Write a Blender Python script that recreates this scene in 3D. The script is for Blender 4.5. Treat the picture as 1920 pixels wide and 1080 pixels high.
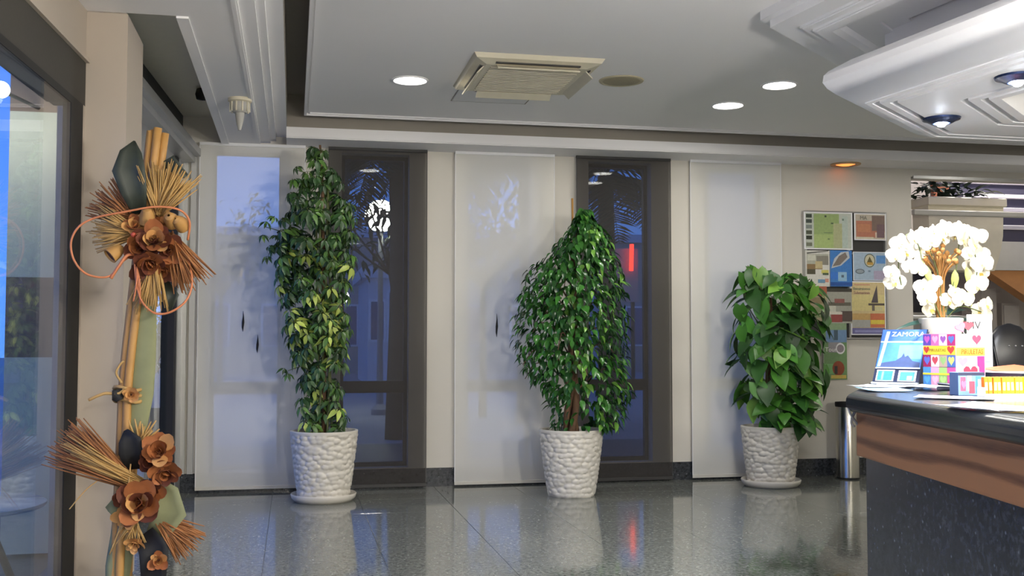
import bpy, math, random
import numpy as np
from mathutils import Vector, Matrix, Euler

random.seed(7)
rng = np.random.default_rng(7)
for o in list(bpy.data.objects):
    bpy.data.objects.remove(o, do_unlink=True)
SC = bpy.context.scene
COL = SC.collection
PI = math.pi

# ------------------------------------------------------------------ camera
FPX = 2000.0                      # focal length in pixels of the 1920 wide frame
CAMZ = 1.35
YAW = math.atan(411 / FPX)        # the lens looks a little to the right of the room's depth axis
PITCH = math.atan(98 / FPX)
camd = bpy.data.cameras.new('camera')
camd.sensor_width = 36.0
camd.lens = 36.0 * FPX / 1920.0
camd.clip_start = 0.05
camd.clip_end = 500
cam = bpy.data.objects.new('camera', camd)
COL.objects.link(cam)
cam.location = (0, 0, CAMZ)
cam.rotation_euler = (PI / 2 + PITCH, 0, -YAW)
SC.camera = cam
FW = Vector((math.sin(YAW) * math.cos(PITCH), math.cos(YAW) * math.cos(PITCH), math.sin(PITCH)))
RT = Vector((math.cos(YAW), -math.sin(YAW), 0))
UP = RT.cross(FW)


def _ray(x, y):
    return FW * FPX + RT * (x - 960) - UP * (y - 540)


def at(x, y, Y):                  # survey helper: the photo's pixel at a known depth in the room
    d = _ray(x, y)
    return Vector((0, 0, CAMZ)) + d * (Y / d.y)


def atz(x, y, z):                 # the photo's pixel at a known height
    d = _ray(x, y)
    return Vector((0, 0, CAMZ)) + d * ((z - CAMZ) / d.z)


# ------------------------------------------------------------------ view, world
vs = SC.view_settings
vs.view_transform = 'Standard'
vs.look = 'None'
vs.gamma = 1.0
vs.use_curve_mapping = False
vs.exposure = 0.0
SC.display_settings.display_device = 'sRGB'

world = bpy.data.worlds.new('dusk')
SC.world = world
world.use_nodes = True
wn = world.node_tree
wn.nodes.clear()
w_out = wn.nodes.new('ShaderNodeOutputWorld')
w_bg = wn.nodes.new('ShaderNodeBackground')
w_tc = wn.nodes.new('ShaderNodeTexCoord')
w_sep = wn.nodes.new('ShaderNodeSeparateXYZ')
w_rmp = wn.nodes.new('ShaderNodeValToRGB')
wn.links.new(w_tc.outputs['Generated'], w_sep.inputs[0])
wn.links.new(w_sep.outputs['Z'], w_rmp.inputs[0])
wn.links.new(w_rmp.outputs[0], w_bg.inputs[0])
wn.links.new(w_bg.outputs[0], w_out.inputs[0])
cr = w_rmp.color_ramp
cr.elements[0].position = 0.0
cr.elements[0].color = (0.11, 0.31, 1.0, 1)
cr.elements[1].position = 0.6
cr.elements[1].color = (0.05, 0.15, 0.62, 1)
w_bg.inputs[1].default_value = 2.0

DOWN_W = 14.0                     # each recessed ceiling downlight
FILL_W = 370.0                    # each unseen globe lamp added to brighten the room
SPOT_W = 140.0                    # each spot in the reception canopy


# ------------------------------------------------------------------ materials
def srgb(r, g, b):
    f = lambda v: v / 12.92 if v <= 0.04045 else ((v + 0.055) / 1.055) ** 2.4
    return (f(r / 255), f(g / 255), f(b / 255), 1)


MATS = {}


def mat(name, rgb, rough=0.6, metal=0.0, var=0.06, scale=14.0, spec=0.5, bump=0.0, coat=0.0):
    if name in MATS:
        return MATS[name]
    m = bpy.data.materials.new(name)
    m.use_nodes = True
    nt = m.node_tree
    b = nt.nodes['Principled BSDF']
    col = srgb(*rgb)
    tc = nt.nodes.new('ShaderNodeTexCoord')
    nz = nt.nodes.new('ShaderNodeTexNoise')
    nz.inputs['Scale'].default_value = scale
    nz.inputs['Detail'].default_value = 3
    nt.links.new(tc.outputs['Object'], nz.inputs['Vector'])
    mx = nt.nodes.new('ShaderNodeMix')
    mx.data_type = 'RGBA'
    mx.inputs[6].default_value = tuple(max(0, c * (1 - var)) for c in col[:3]) + (1,)
    mx.inputs[7].default_value = tuple(min(1, c * (1 + var)) for c in col[:3]) + (1,)
    nt.links.new(nz.outputs[0], mx.inputs[0])
    nt.links.new(mx.outputs[2], b.inputs['Base Color'])
    b.inputs['Roughness'].default_value = rough
    b.inputs['Metallic'].default_value = metal
    b.inputs['Specular IOR Level'].default_value = spec
    if coat:
        b.inputs['Coat Weight'].default_value = coat
    if bump:
        bp = nt.nodes.new('ShaderNodeBump')
        bp.inputs['Strength'].default_value = bump
        bp.inputs['Distance'].default_value = 0.01
        nt.links.new(nz.outputs[0], bp.inputs['Height'])
        nt.links.new(bp.outputs[0], b.inputs['Normal'])
    MATS[name] = m
    return m


def emis(name, rgb, strength):
    if name in MATS:
        return MATS[name]
    m = bpy.data.materials.new(name)
    m.use_nodes = True
    nt = m.node_tree
    nt.nodes.clear()
    o = nt.nodes.new('ShaderNodeOutputMaterial')
    e = nt.nodes.new('ShaderNodeEmission')
    e.inputs[0].default_value = srgb(*rgb)
    e.inputs[1].default_value = strength
    nt.links.new(e.outputs[0], o.inputs[0])
    MATS[name] = m
    return m


def speckle(name, base, dark, light, rough, scale=90.0, world_pos=True, lightamt=0.06):
    m = bpy.data.materials.new(name)
    m.use_nodes = True
    nt = m.node_tree
    b = nt.nodes['Principled BSDF']
    g = nt.nodes.new('ShaderNodeNewGeometry')
    n1 = nt.nodes.new('ShaderNodeTexNoise')
    n1.inputs['Scale'].default_value = scale
    n1.inputs['Detail'].default_value = 4
    n1.inputs['Roughness'].default_value = 0.7
    nt.links.new(g.outputs['Position'], n1.inputs['Vector'])
    r = nt.nodes.new('ShaderNodeValToRGB')
    r.color_ramp.elements[0].position = 0.36
    r.color_ramp.elements[0].color = srgb(*dark)
    r.color_ramp.elements[1].position = 0.62
    r.color_ramp.elements[1].color = srgb(*base)
    nt.links.new(n1.outputs[0], r.inputs[0])
    v = nt.nodes.new('ShaderNodeTexVoronoi')
    v.inputs['Scale'].default_value = scale * 0.55
    nt.links.new(g.outputs['Position'], v.inputs['Vector'])
    r2 = nt.nodes.new('ShaderNodeValToRGB')
    r2.color_ramp.elements[0].position = lightamt
    r2.color_ramp.elements[0].color = (1, 1, 1, 1)
    r2.color_ramp.elements[1].position = lightamt + 0.1
    r2.color_ramp.elements[1].color = (0, 0, 0, 1)
    nt.links.new(v.outputs['Distance'], r2.inputs[0])
    mx = nt.nodes.new('ShaderNodeMix')
    mx.data_type = 'RGBA'
    mx.inputs[7].default_value = srgb(*light)
    nt.links.new(r2.outputs[0], mx.inputs[0])
    nt.links.new(r.outputs[0], mx.inputs[6])
    nt.links.new(mx.outputs[2], b.inputs['Base Color'])
    b.inputs['Roughness'].default_value = rough
    MATS[name] = m
    return m


def glassmat(name, tint=(240, 246, 248), ior=1.5):
    m = bpy.data.materials.new(name)
    m.use_nodes = True
    nt = m.node_tree
    nt.nodes.clear()
    o = nt.nodes.new('ShaderNodeOutputMaterial')
    t = nt.nodes.new('ShaderNodeBsdfTransparent')
    t.inputs[0].default_value = srgb(*tint)
    g = nt.nodes.new('ShaderNodeBsdfGlossy')
    g.inputs['Roughness'].default_value = 0.01
    lw_ = nt.nodes.new('ShaderNodeLayerWeight')      # Schlick reflectance, the same from both sides of the pane
    lw_.inputs[0].default_value = 0.5
    pw = nt.nodes.new('ShaderNodeMath')
    pw.operation = 'POWER'
    pw.inputs[1].default_value = 5.0
    nt.links.new(lw_.outputs['Facing'], pw.inputs[0])
    f = nt.nodes.new('ShaderNodeMath')
    f.operation = 'MULTIPLY_ADD'
    f.inputs[1].default_value = 0.96
    f.inputs[2].default_value = ((ior - 1) / (ior + 1)) ** 2
    nt.links.new(pw.outputs[0], f.inputs[0])
    mx = nt.nodes.new('ShaderNodeMixShader')
    nt.links.new(f.outputs[0], mx.inputs[0])
    nt.links.new(t.outputs[0], mx.inputs[1])
    nt.links.new(g.outputs[0], mx.inputs[2])
    nt.links.new(mx.outputs[0], o.inputs[0])
    MATS[name] = m
    return m


def fabric(name, rgb, transp, transl):
    m = bpy.data.materials.new(name)
    m.use_nodes = True
    nt = m.node_tree
    nt.nodes.clear()
    o = nt.nodes.new('ShaderNodeOutputMaterial')
    tr = nt.nodes.new('ShaderNodeBsdfTransparent')
    df = nt.nodes.new('ShaderNodeBsdfDiffuse')
    tl = nt.nodes.new('ShaderNodeBsdfTranslucent')
    tc = nt.nodes.new('ShaderNodeTexCoord')
    wv = nt.nodes.new('ShaderNodeTexNoise')
    wv.inputs['Scale'].default_value = 260
    nt.links.new(tc.outputs['Object'], wv.inputs['Vector'])
    mx = nt.nodes.new('ShaderNodeMix')
    mx.data_type = 'RGBA'
    c = srgb(*rgb)
    mx.inputs[6].default_value = tuple(v * 0.9 for v in c[:3]) + (1,)
    mx.inputs[7].default_value = tuple(min(1, v * 1.06) for v in c[:3]) + (1,)
    nt.links.new(wv.outputs[0], mx.inputs[0])
    nt.links.new(mx.outputs[2], df.inputs[0])
    nt.links.new(mx.outputs[2], tl.inputs[0])
    m1 = nt.nodes.new('ShaderNodeMixShader')
    m1.inputs[0].default_value = transl
    m2 = nt.nodes.new('ShaderNodeMixShader')
    m2.inputs[0].default_value = transp
    nt.links.new(df.outputs[0], m1.inputs[1])
    nt.links.new(tl.outputs[0], m1.inputs[2])
    nt.links.new(m1.outputs[0], m2.inputs[1])
    nt.links.new(tr.outputs[0], m2.inputs[2])
    nt.links.new(m2.outputs[0], o.inputs[0])
    MATS[name] = m
    return m


def leafmat(name, rgb, rough=0.35, edge=None):
    m = mat(name, rgb, rough, var=0.3, scale=5.0)
    nt = m.node_tree
    b = nt.nodes['Principled BSDF']
    oi = nt.nodes.new('ShaderNodeObjectInfo')
    hs = nt.nodes.new('ShaderNodeHueSaturation')
    mr = nt.nodes.new('ShaderNodeMapRange')
    mr.inputs['To Min'].default_value = 0.65
    mr.inputs['To Max'].default_value = 1.4
    nt.links.new(oi.outputs['Random'], mr.inputs[0])
    nt.links.new(mr.outputs[0], hs.inputs['Value'])
    src = b.inputs['Base Color'].links[0].from_socket
    nt.links.new(src, hs.inputs['Color'])
    nt.links.new(hs.outputs[0], b.inputs['Base Color'])
    return m


def woodmat(name, a, b_, along=(.35, .35, 2.6), rough=0.4):
    m = bpy.data.materials.new(name)
    m.use_nodes = True
    nt = m.node_tree
    b = nt.nodes['Principled BSDF']
    tc = nt.nodes.new('ShaderNodeTexCoord')
    mp = nt.nodes.new('ShaderNodeMapping')
    mp.inputs['Scale'].default_value = along
    wv = nt.nodes.new('ShaderNodeTexWave')
    wv.bands_direction = 'Z'
    wv.inputs['Scale'].default_value = 1.1
    wv.inputs['Distortion'].default_value = 7.0
    wv.inputs['Detail'].default_value = 3
    wv.inputs['Detail Scale'].default_value = 1.2
    nt.links.new(tc.outputs['Object'], mp.inputs[0])
    nt.links.new(mp.outputs[0], wv.inputs[0])
    nz = nt.nodes.new('ShaderNodeTexNoise')
    nz.inputs['Scale'].default_value = 40
    mp2 = nt.nodes.new('ShaderNodeMapping')
    mp2.inputs['Scale'].default_value = (.3, .3, 5)
    nt.links.new(tc.outputs['Object'], mp2.inputs[0])
    nt.links.new(mp2.outputs[0], nz.inputs['Vector'])
    ad = nt.nodes.new('ShaderNodeMath')
    ad.operation = 'MULTIPLY_ADD'
    ad.inputs[1].default_value = 0.35
    nt.links.new(nz.outputs[0], ad.inputs[0])
    nt.links.new(wv.outputs['Fac'], ad.inputs[2])
    r = nt.nodes.new('ShaderNodeValToRGB')
    r.color_ramp.elements[0].color = srgb(*a)
    r.color_ramp.elements[0].position = 0.1
    r.color_ramp.elements[1].color = srgb(*b_)
    r.color_ramp.elements[1].position = 0.75
    nt.links.new(ad.outputs[0], r.inputs[0])
    nt.links.new(r.outputs[0], b.inputs['Base Color'])
    b.inputs['Roughness'].default_value = rough
    MATS[name] = m
    return m


M_WALL = mat('plaster', (218, 213, 203), 0.8, var=0.02, scale=3)
M_PILLAR = mat('pillar_paint', (182, 170, 156), 0.75, var=0.02, scale=3)
M_CEIL = mat('ceiling_paint', (241, 239, 240), 0.8, var=0.015, scale=2)
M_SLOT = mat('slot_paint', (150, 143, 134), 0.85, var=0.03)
M_RECESS = mat('recess_paint', (236, 230, 212), 0.85, var=0.03)
M_CANOPY = mat('canopy_paint', (228, 228, 232), 0.6, var=0.01)
M_TILE = speckle('floor_granite', (136, 138, 131), (86, 90, 85), (204, 208, 200), 0.07, 38, lightamt=.045)
M_BASE = speckle('dark_granite', (66, 70, 76), (26, 29, 33), (112, 118, 124), 0.25, 34, lightamt=0.05)
M_GROUT = mat('grout', (78, 80, 78), 0.6)
M_BLACK = mat('black_frame', (24, 23, 23), 0.7)
M_LINTEL = mat('dark_lintel', (58, 55, 50), 0.7, var=0.12, scale=60)
M_ALU = mat('aluminium', (190, 190, 188), 0.35, 0.7, var=0.03)
M_STEEL = mat('stainless_steel', (196, 194, 186), 0.22, 1.0, var=0.03)
M_GLASS = glassmat('clear_glass')
M_WBLIND = fabric('white_mesh_fabric', (250, 247, 240), 0.25, 0.12)
M_DBLIND = fabric('charcoal_mesh_fabric', (78, 75, 72), 0.25, 0.12)
M_SLAB = mat('black_stone_slab', (40, 43, 46), 0.22, var=0.2, scale=120)
M_WOOD = woodmat('counter_wood', (112, 68, 40), (184, 126, 80))
M_POT = mat('white_ceramic', (222, 216, 204), 0.35, var=0.02)
M_SOIL = mat('soil', (66, 48, 36), 0.95, var=0.3, scale=60, bump=0.6)
M_BARK = mat('bark', (112, 84, 62), 0.85, var=0.3, scale=40, bump=0.5)
M_STEM = mat('green_stem', (86, 96, 52), 0.6, var=0.2)
M_CREAM = mat('cream_plastic', (214, 206, 184), 0.5)
M_DGREY = mat('dark_grey', (58, 57, 56), 0.6)
M_WHITE = mat('white_paper', (240, 240, 242), 0.6, var=0.01)
M_STRAW = mat('dried_straw', (188, 150, 90), 0.75, var=0.25, scale=20)
M_STRAW2 = mat('rust_straw', (158, 104, 60), 0.75, var=0.25, scale=20)
M_PETAL = mat('dried_petal', (158, 96, 54), 0.6, var=0.4, scale=16)
M_PETALD = mat('dark_dried_petal', (104, 56, 38), 0.6, var=0.4, scale=16)
M_CANE = mat('rattan_cane', (204, 124, 78), 0.5, var=0.15)
M_BAMBOO = mat('bamboo', (184, 138, 76), 0.55, var=0.2, scale=9)
M_DLEAF = mat('dark_dried_leaf', (50, 56, 46), 0.5, var=0.3)
M_OLIVE = mat('olive_cloth', (132, 134, 98), 0.8, var=0.15, scale=12)


# ------------------------------------------------------------------ mesh building
class MB:
    def __init__(self):
        self.v, self.f, self.mi, self.mats = [], [], [], []
        self.cur = 0

    def use(self, m):
        if m not in self.mats:
            self.mats.append(m)
        self.cur = self.mats.index(m)
        return self

    def add(self, vs_, fs):
        b = len(self.v)
        self.v += [tuple(p) for p in vs_]
        for f in fs:
            self.f.append(tuple(b + i for i in f))
            self.mi.append(self.cur)
        return self

    def box(self, a, b):
        (x0, y0, z0), (x1, y1, z1) = a, b
        vs_ = [(x0, y0, z0), (x1, y0, z0), (x1, y1, z0), (x0, y1, z0), (x0, y0, z1), (x1, y0, z1), (x1, y1, z1), (x0, y1, z1)]
        return self.add(vs_, [(0, 3, 2, 1), (4, 5, 6, 7), (0, 1, 5, 4), (1, 2, 6, 5), (2, 3, 7, 6), (3, 0, 4, 7)])

    def cbox(self, a, b, c=0.004):           # chamfered box
        (x0, y0, z0), (x1, y1, z1) = a, b
        rings = []
        for z, k in ((z0, c), (z0 + c, 0), (z1 - c, 0), (z1, c)):
            rings.append([(x0 + k + c * 0, y0 + k, z), (x1 - k, y0 + k, z), (x1 - k, y1 - k, z), (x0 + k, y1 - k, z)])
        vs_ = [p for r_ in rings for p in r_]
        fs = [(3, 2, 1, 0), (12, 13, 14, 15)]
        for i in range(3):
            for j in range(4):
                fs.append((i * 4 + j, i * 4 + (j + 1) % 4, i * 4 + 4 + (j + 1) % 4, i * 4 + 4 + j))
        return self.add(vs_, fs)

    def obox(self, o, d, a0, a1, p0, p1, z0, z1):   # box along direction d from o; p is measured to the left of d
        d = Vector((d[0], d[1])).normalized()
        n = Vector((-d.y, d.x))
        pts = [(a0, p0), (a1, p0), (a1, p1), (a0, p1)]
        return self.prism([(o[0] + d.x * a + n.x * p, o[1] + d.y * a + n.y * p) for a, p in pts], z0, z1)

    def prism(self, poly, z0, z1):
        n = len(poly)
        ar = sum(poly[i][0] * poly[(i + 1) % n][1] - poly[(i + 1) % n][0] * poly[i][1] for i in range(n))
        if ar < 0:
            poly = poly[::-1]
        vs_ = [(x, y, z0) for x, y in poly] + [(x, y, z1) for x, y in poly]
        fs = [tuple(range(n - 1, -1, -1)), tuple(range(n, 2 * n))]
        fs += [(i, (i + 1) % n, n + (i + 1) % n, n + i) for i in range(n)]
        return self.add(vs_, fs)

    def tube(self, pts, r, n=8, cap=True):
        pts = [Vector(p) for p in pts]
        m = len(pts)
        rs = r if isinstance(r, (list, tuple)) else [r] * m
        vs_, fs = [], []
        prev = None
        for i, p in enumerate(pts):
            t = (pts[min(i + 1, m - 1)] - pts[max(i - 1, 0)])
            t = t.normalized() if t.length > 1e-9 else Vector((0, 0, 1))
            if prev is None:
                ref = Vector((0, 0, 1)) if abs(t.z) < 0.9 else Vector((1, 0, 0))
                a = t.cross(ref).normalized()
            else:
                a = (prev - t * prev.dot(t)).normalized()
            prev = a
            b = t.cross(a)
            for k in range(n):
                w = 2 * PI * k / n
                vs_.append(p + (a * math.cos(w) + b * math.sin(w)) * rs[i])
        for i in range(m - 1):
            for k in range(n):
                fs.append((i * n + k, i * n + (k + 1) % n, (i + 1) * n + (k + 1) % n, (i + 1) * n + k))
        if cap:
            fs.append(tuple(range(n - 1, -1, -1)))
            fs.append(tuple((m - 1) * n + k for k in range(n)))
        return self.add(vs_, fs)

    def lathe(self, prof, c=(0, 0, 0), n=32, close=True):
        vs_, fs = [], []
        for r, z in prof:
            for k in range(n):
                w = 2 * PI * k / n
                vs_.append((c[0] + r * math.cos(w), c[1] + r * math.sin(w), c[2] + z))
        m = len(prof)
        for i in range(m - 1):
            for k in range(n):
                fs.append((i * n + k, i * n + (k + 1) % n, (i + 1) * n + (k + 1) % n, (i + 1) * n + k))
        if close:
            fs.append(tuple(range(n - 1, -1, -1)))
            fs.append(tuple((m - 1) * n + k for k in range(n)))
        return self.add(vs_, fs)

    def sheet(self, pts_grid):                 # grid of points -> quads
        nr, nc = len(pts_grid), len(pts_grid[0])
        vs_ = [p for row in pts_grid for p in row]
        return self.add(vs_, [(i * nc + j, i * nc + j + 1, (i + 1) * nc + j + 1, (i + 1) * nc + j) for i in range(nr - 1) for j in range(nc - 1)])

    def mesh(self, name, m=None, smooth=False):
        me = bpy.data.meshes.new(name)
        me.from_pydata(self.v, [], self.f)
        ms = self.mats if self.mats else [m]
        for q in ms:
            me.materials.append(q)
        if self.mats:
            me.polygons.foreach_set('material_index', self.mi)
        if smooth:
            me.polygons.foreach_set('use_smooth', [True] * len(me.polygons))
        me.update()
        return me

    def build(self, name, m=None, parent=None, smooth=False, loc=None, rot=None):
        return link(name, self.mesh(name, m, smooth), parent, loc, rot)


def link(name, me, parent=None, loc=None, rot=None):
    o = bpy.data.objects.new(name, me)
    COL.objects.link(o)
    if parent is not None:
        o.parent = parent
    if loc is not None:
        o.location = loc
    if rot is not None:
        o.rotation_euler = rot
    return o


def smooth_by_angle(o, deg=35):
    me = o.data
    me.polygons.foreach_set('use_smooth', [True] * len(me.polygons))
    try:
        me.set_sharp_from_angle(angle=math.radians(deg))
    except Exception:
        pass
    return o


def tag(o, label, cat, group=None):
    o['label'] = label
    o['category'] = cat
    if group:
        o['group'] = group
    return o


def thing(name, label, cat, loc=(0, 0, 0), rotz=0.0, group=None):
    o = bpy.data.objects.new(name, None)
    COL.objects.link(o)
    o.empty_display_size = 0.05
    o.location = loc
    o.rotation_euler = (0, 0, rotz)
    return tag(o, label, cat, group)


def struct(o, label=None):
    o['kind'] = 'structure'
    if label:
        o['label'] = label
    return o


def sroot(name, loc=(0, 0, 0), label=None):
    o = bpy.data.objects.new(name, None)
    COL.objects.link(o)
    o.location = loc
    return struct(o, label)


def light(name, kind, parent, loc, power, color=(1, 1, 1), size=0.1, rot=None, spot=None, blend=0.5, spread=None):
    l = bpy.data.lights.new(name, kind)
    l.energy = power
    l.color = color
    if kind == 'AREA':
        l.shape = 'DISK'
        l.size = size
        if spread:
            l.spread = spread
    elif kind == 'SPOT':
        l.spot_size = spot
        l.spot_blend = blend
        l.shadow_soft_size = size
    else:
        l.shadow_soft_size = size
    o = bpy.data.objects.new(name, l)
    COL.objects.link(o)
    o.parent = parent
    o.location = loc
    if rot:
        o.rotation_euler = rot
    return o


def text_mesh(body, size, m, extrude=0.0004):
    cu = bpy.data.curves.new('lettering', 'FONT')
    cu.body = body
    cu.size = size
    cu.align_x = 'CENTER'
    cu.align_y = 'CENTER'
    cu.extrude = extrude
    cu.resolution_u = 2
    ob = bpy.data.objects.new('lettering', cu)
    COL.objects.link(ob)
    bpy.context.view_layer.update()
    me = bpy.data.meshes.new_from_object(ob.evaluated_get(bpy.context.evaluated_depsgraph_get()))
    bpy.data.objects.remove(ob, do_unlink=True)
    me.materials.clear()
    me.materials.append(m)
    return me


def spline(pts, n=8):
    P = [Vector(p) for p in pts]
    out = []
    for i in range(len(P) - 1):
        p0, p1, p2, p3 = P[max(i - 1, 0)], P[i], P[i + 1], P[min(i + 2, len(P) - 1)]
        for k in range(n):
            t = k / n
            out.append(0.5 * ((2 * p1) + (-p0 + p2) * t + (2 * p0 - 5 * p1 + 4 * p2 - p3) * t * t + (-p0 + 3 * p1 - 3 * p2 + p3) * t ** 3))
    out.append(P[-1])
    return out


# ================================================================== SETTING
BW = 9.90                                     # back wall face
WTOP = 3.50
# ---- floor
floor = struct(MB().box((-1.35, -4, -0.12), (11, BW + 4.2, -0.004)).build('floor', M_GROUT))
TS = 0.725
tm = MB().cbox((-TS / 2 + .001, -TS / 2 + .001, -0.02), (TS / 2 - .001, TS / 2 - .001, 0.0), 0.0015).mesh('floor_tile', M_TILE)
for i in range(-1, 13):
    for j in range(0, 14):
        cx = -0.16 + TS * (i + .5)
        cy = BW - TS * (j + .5)
        if j > 9 and i > 4:
            continue
        link('floor_tile', tm, floor, (cx, cy, 0))
tm2 = MB().cbox((-1.34, -4, -0.02), (11, BW - TS * 14, 0.0), 0.0015).build('floor_area', M_TILE, floor)
MB().cbox((-0.16 + TS * 5, BW - TS * 14, -0.02), (11, BW - TS * 10, 0.0), 0.0015).build('floor_area', M_TILE, floor)
MB().cbox((-0.16 + TS * 13, BW - TS * 10, -0.02), (11, BW, 0.0), 0.0015).build('floor_area', M_TILE, floor)
MB().cbox((-1.34, BW - TS * 14, -0.02), (-0.16 - TS, BW, 0.0), 0.0015).build('floor_area', M_TILE, floor)
MB().cbox((5.6, BW, -0.02), (11, BW + 4.2, 0.0), 0.0015).build('floor_area', M_TILE, floor)

# ---- back wall with five tall window openings
WX = [(-.73, -.10), (.43, 1.055), (1.60, 2.225), (2.79, 3.425), (3.975, 4.625)]
WZ0, WZ1 = 0.18, 3.08
wb = MB()
xs = [-1.06] + [v for p in WX for v in p] + [6.24]
for k in range(0, len(xs), 2):
    wb.box((xs[k], BW, 0), (xs[k + 1], BW + .25, WTOP))
for a, b in WX:
    wb.box((a, BW, 0), (b, BW + .25, WZ0))
    wb.box((a, BW, WZ1), (b, BW + .25, WTOP))
wall_back = struct(wb.build('wall_back', M_WALL))
bb = MB().box((-1.0, BW - .02, 0), (6.24, BW, .17))
struct(bb.build('baseboard_back', M_BASE))
for n_, (a, b) in enumerate(WX):
    w = sroot('window_%d' % (n_ + 1), ((a + b) / 2, BW + .16, 0))
    hw = (b - a) / 2
    f = MB()
    f.box((-hw, -.03, WZ0), (-hw + .035, .03, WZ1)).box((hw - .035, -.03, WZ0), (hw, .03, WZ1))
    f.box((-hw + .035, -.03, WZ1 - .035), (hw - .035, .03, WZ1)).box((-hw + .035, -.03, WZ0), (hw - .035, .03, WZ0 + .04))
    f.build('window_frame', M_DGREY, w)
    MB().box((-hw + .035, -.03, .86), (hw - .035, .03, .97)).build('transom', M_DGREY, w)
    MB().box((-hw + .035, -.004, .97), (hw - .035, .004, WZ1 - .035)).build('pane', M_GLASS, w)
    MB().box((-hw + .035, -.004, WZ0 + .04), (hw - .035, .004, .86)).build('pane', M_GLASS, w)

# header over the stair opening, other walls of the lobby
struct(MB().box((6.24, BW, 3.04), (11, BW + .25, WTOP)).build('wall_stair_header', M_WALL))
struct(MB().box((6.26, BW - .02, 3.02), (11, BW + .03, 3.05)).build('trim_stair_header', M_ALU))
struct(MB().box((11, -4, 0), (11.2, BW + 4.2, 4.6)).build('wall_right', M_WALL))
struct(MB().box((-1.45, -4.2, 0), (11.2, -4, WTOP)).build('wall_front', M_WALL))

# ---- ceiling: dark slab above, floating white panel, stepped soffit round the edge
struct(MB().box((-1.7, -4.2, WTOP), (11.2, BW + .25, WTOP + .15)).build('ceiling', M_SLOT))
PX0, PY1, PZ = 0.078, 9.26, 3.30
panel = struct(MB().box((PX0, -3.8, PZ), (10.8, PY1, PZ + .07)).build('ceiling_panel', M_CEIL))
e = MB()
for d0, d1, dz in ((0, .022, .022), (.034, .05, .01)):
    e.box((PX0 + d0, -3.8, PZ - dz), (PX0 + d1, PY1 - d0, PZ)).box((PX0 + d1, PY1 - d1, PZ - dz), (10.8, PY1 - d0, PZ))
e.build('panel_edge_moulding', M_CEIL, panel)
hang = MB()
for x in (1.5, 5, 9):
    for y in (-2, 2, 6, 8.6):
        hang.box((x - .02, y - .02, PZ + .07), (x + .02, y + .02, WTOP))
hang.build('panel_hanger', M_ALU, panel)

levels = [(-.30, 3.12), (-.215, 3.145), (-.165, 3.165), (-.07, 3.205)]
sf = MB()
px = -.60
for lx, lz in levels:
    sf.box((px, -3.8, lz), (lx, BW, WTOP))            # left run
    px = lx
sf.box((-.07, 9.46, 3.12), (11, BW, WTOP))            # back run
soffit = struct(sf.build('ceiling_soffit', M_CEIL))
MB().box((-.64, 6.0, 3.108), (-.575, BW, WTOP)).build('soffit_edge_moulding', M_CEIL, soffit)
MB().box((-1.40, -3.8, 3.12), (-.60, 6.0, WTOP)).build('soffit_flat', M_CEIL, soffit)
MB().box((-.335, -3.8, 3.113), (-.31, 9.5, 3.1205)).build('soffit_bead', M_CEIL, soffit)
MB().box((-.07, 9.448, 3.128), (11, 9.46, 3.215)).build('soffit_fascia', M_CEIL, soffit)
MB().box((-.07, 9.455, 3.215), (11, 9.46, WTOP)).build('slot_riser', M_SLOT, soffit)
MB().box((-.07, -3.8, 3.215), (-.066, 9.455, WTOP)).build('slot_riser', M_SLOT, soffit)
struct(MB().box((-1.30, 6.0, 3.36), (-.64, BW, 3.42)).build('ceiling_entrance_recess', M_RECESS))

# ---- left side: pillar, window by the pillar, sliding door
struct(MB().cbox((-1.12, 6.0, 0), (-.89, 6.6, 3.125), .012).build('wall_pillar', M_PILLAR))
DO, DD = (-.98, 9.9), (.056, 1.0)            # sliding door line
LO, LD = (-1.1, 6.0), (.056, 1.0)             # left wall line
lw = MB()
lw.obox(LO, LD, -10.2, 0.0, 0.0, .22, 2.85, WTOP)
lw.obox(LO, LD, -10.2, -6.2, 0.0, .22, 0, 2.85)
lw.obox(DO, DD, -3.46, -3.16, -.0, .16, 0, 3.40)
struct(lw.build('wall_left', M_PILLAR))
w6 = sroot('window_6')
MB().obox(LO, LD, -6.2, -.0, .0, .16, 2.60, 2.85).build('lintel', M_LINTEL, w6)
MB().obox(LO, LD, -6.2, 0, -.02, .0, 2.835, 2.855).build('lintel_bead', M_PILLAR, w6)
fr = MB()
fr.obox(LO, LD, -.28, -.04, .0, .04, 0, 2.60).build('window_post', M_BLACK, w6)
MB().obox(LO, LD, -.04, 0.02, .0, .04, 0, 2.60).build('window_post', M_PILLAR, w6)
MB().obox(LO, LD, -6.2, -.28, .0, .12, 2.56, 2.60).build('window_rail', M_BLACK, w6)
MB().obox(LO, LD, -6.2, -.28, .0, .12, 0, .05).build('window_rail', M_BLACK, w6)
for k in (-2.3, -4.2):
    MB().obox(LO, LD, k, k + .08, .0, .12, .05, 2.56).build('window_post', M_BLACK, w6)
MB().obox(LO, LD, -6.2, -.28, .002, .010, .05, 2.56).build('pane', M_GLASS, w6)

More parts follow.
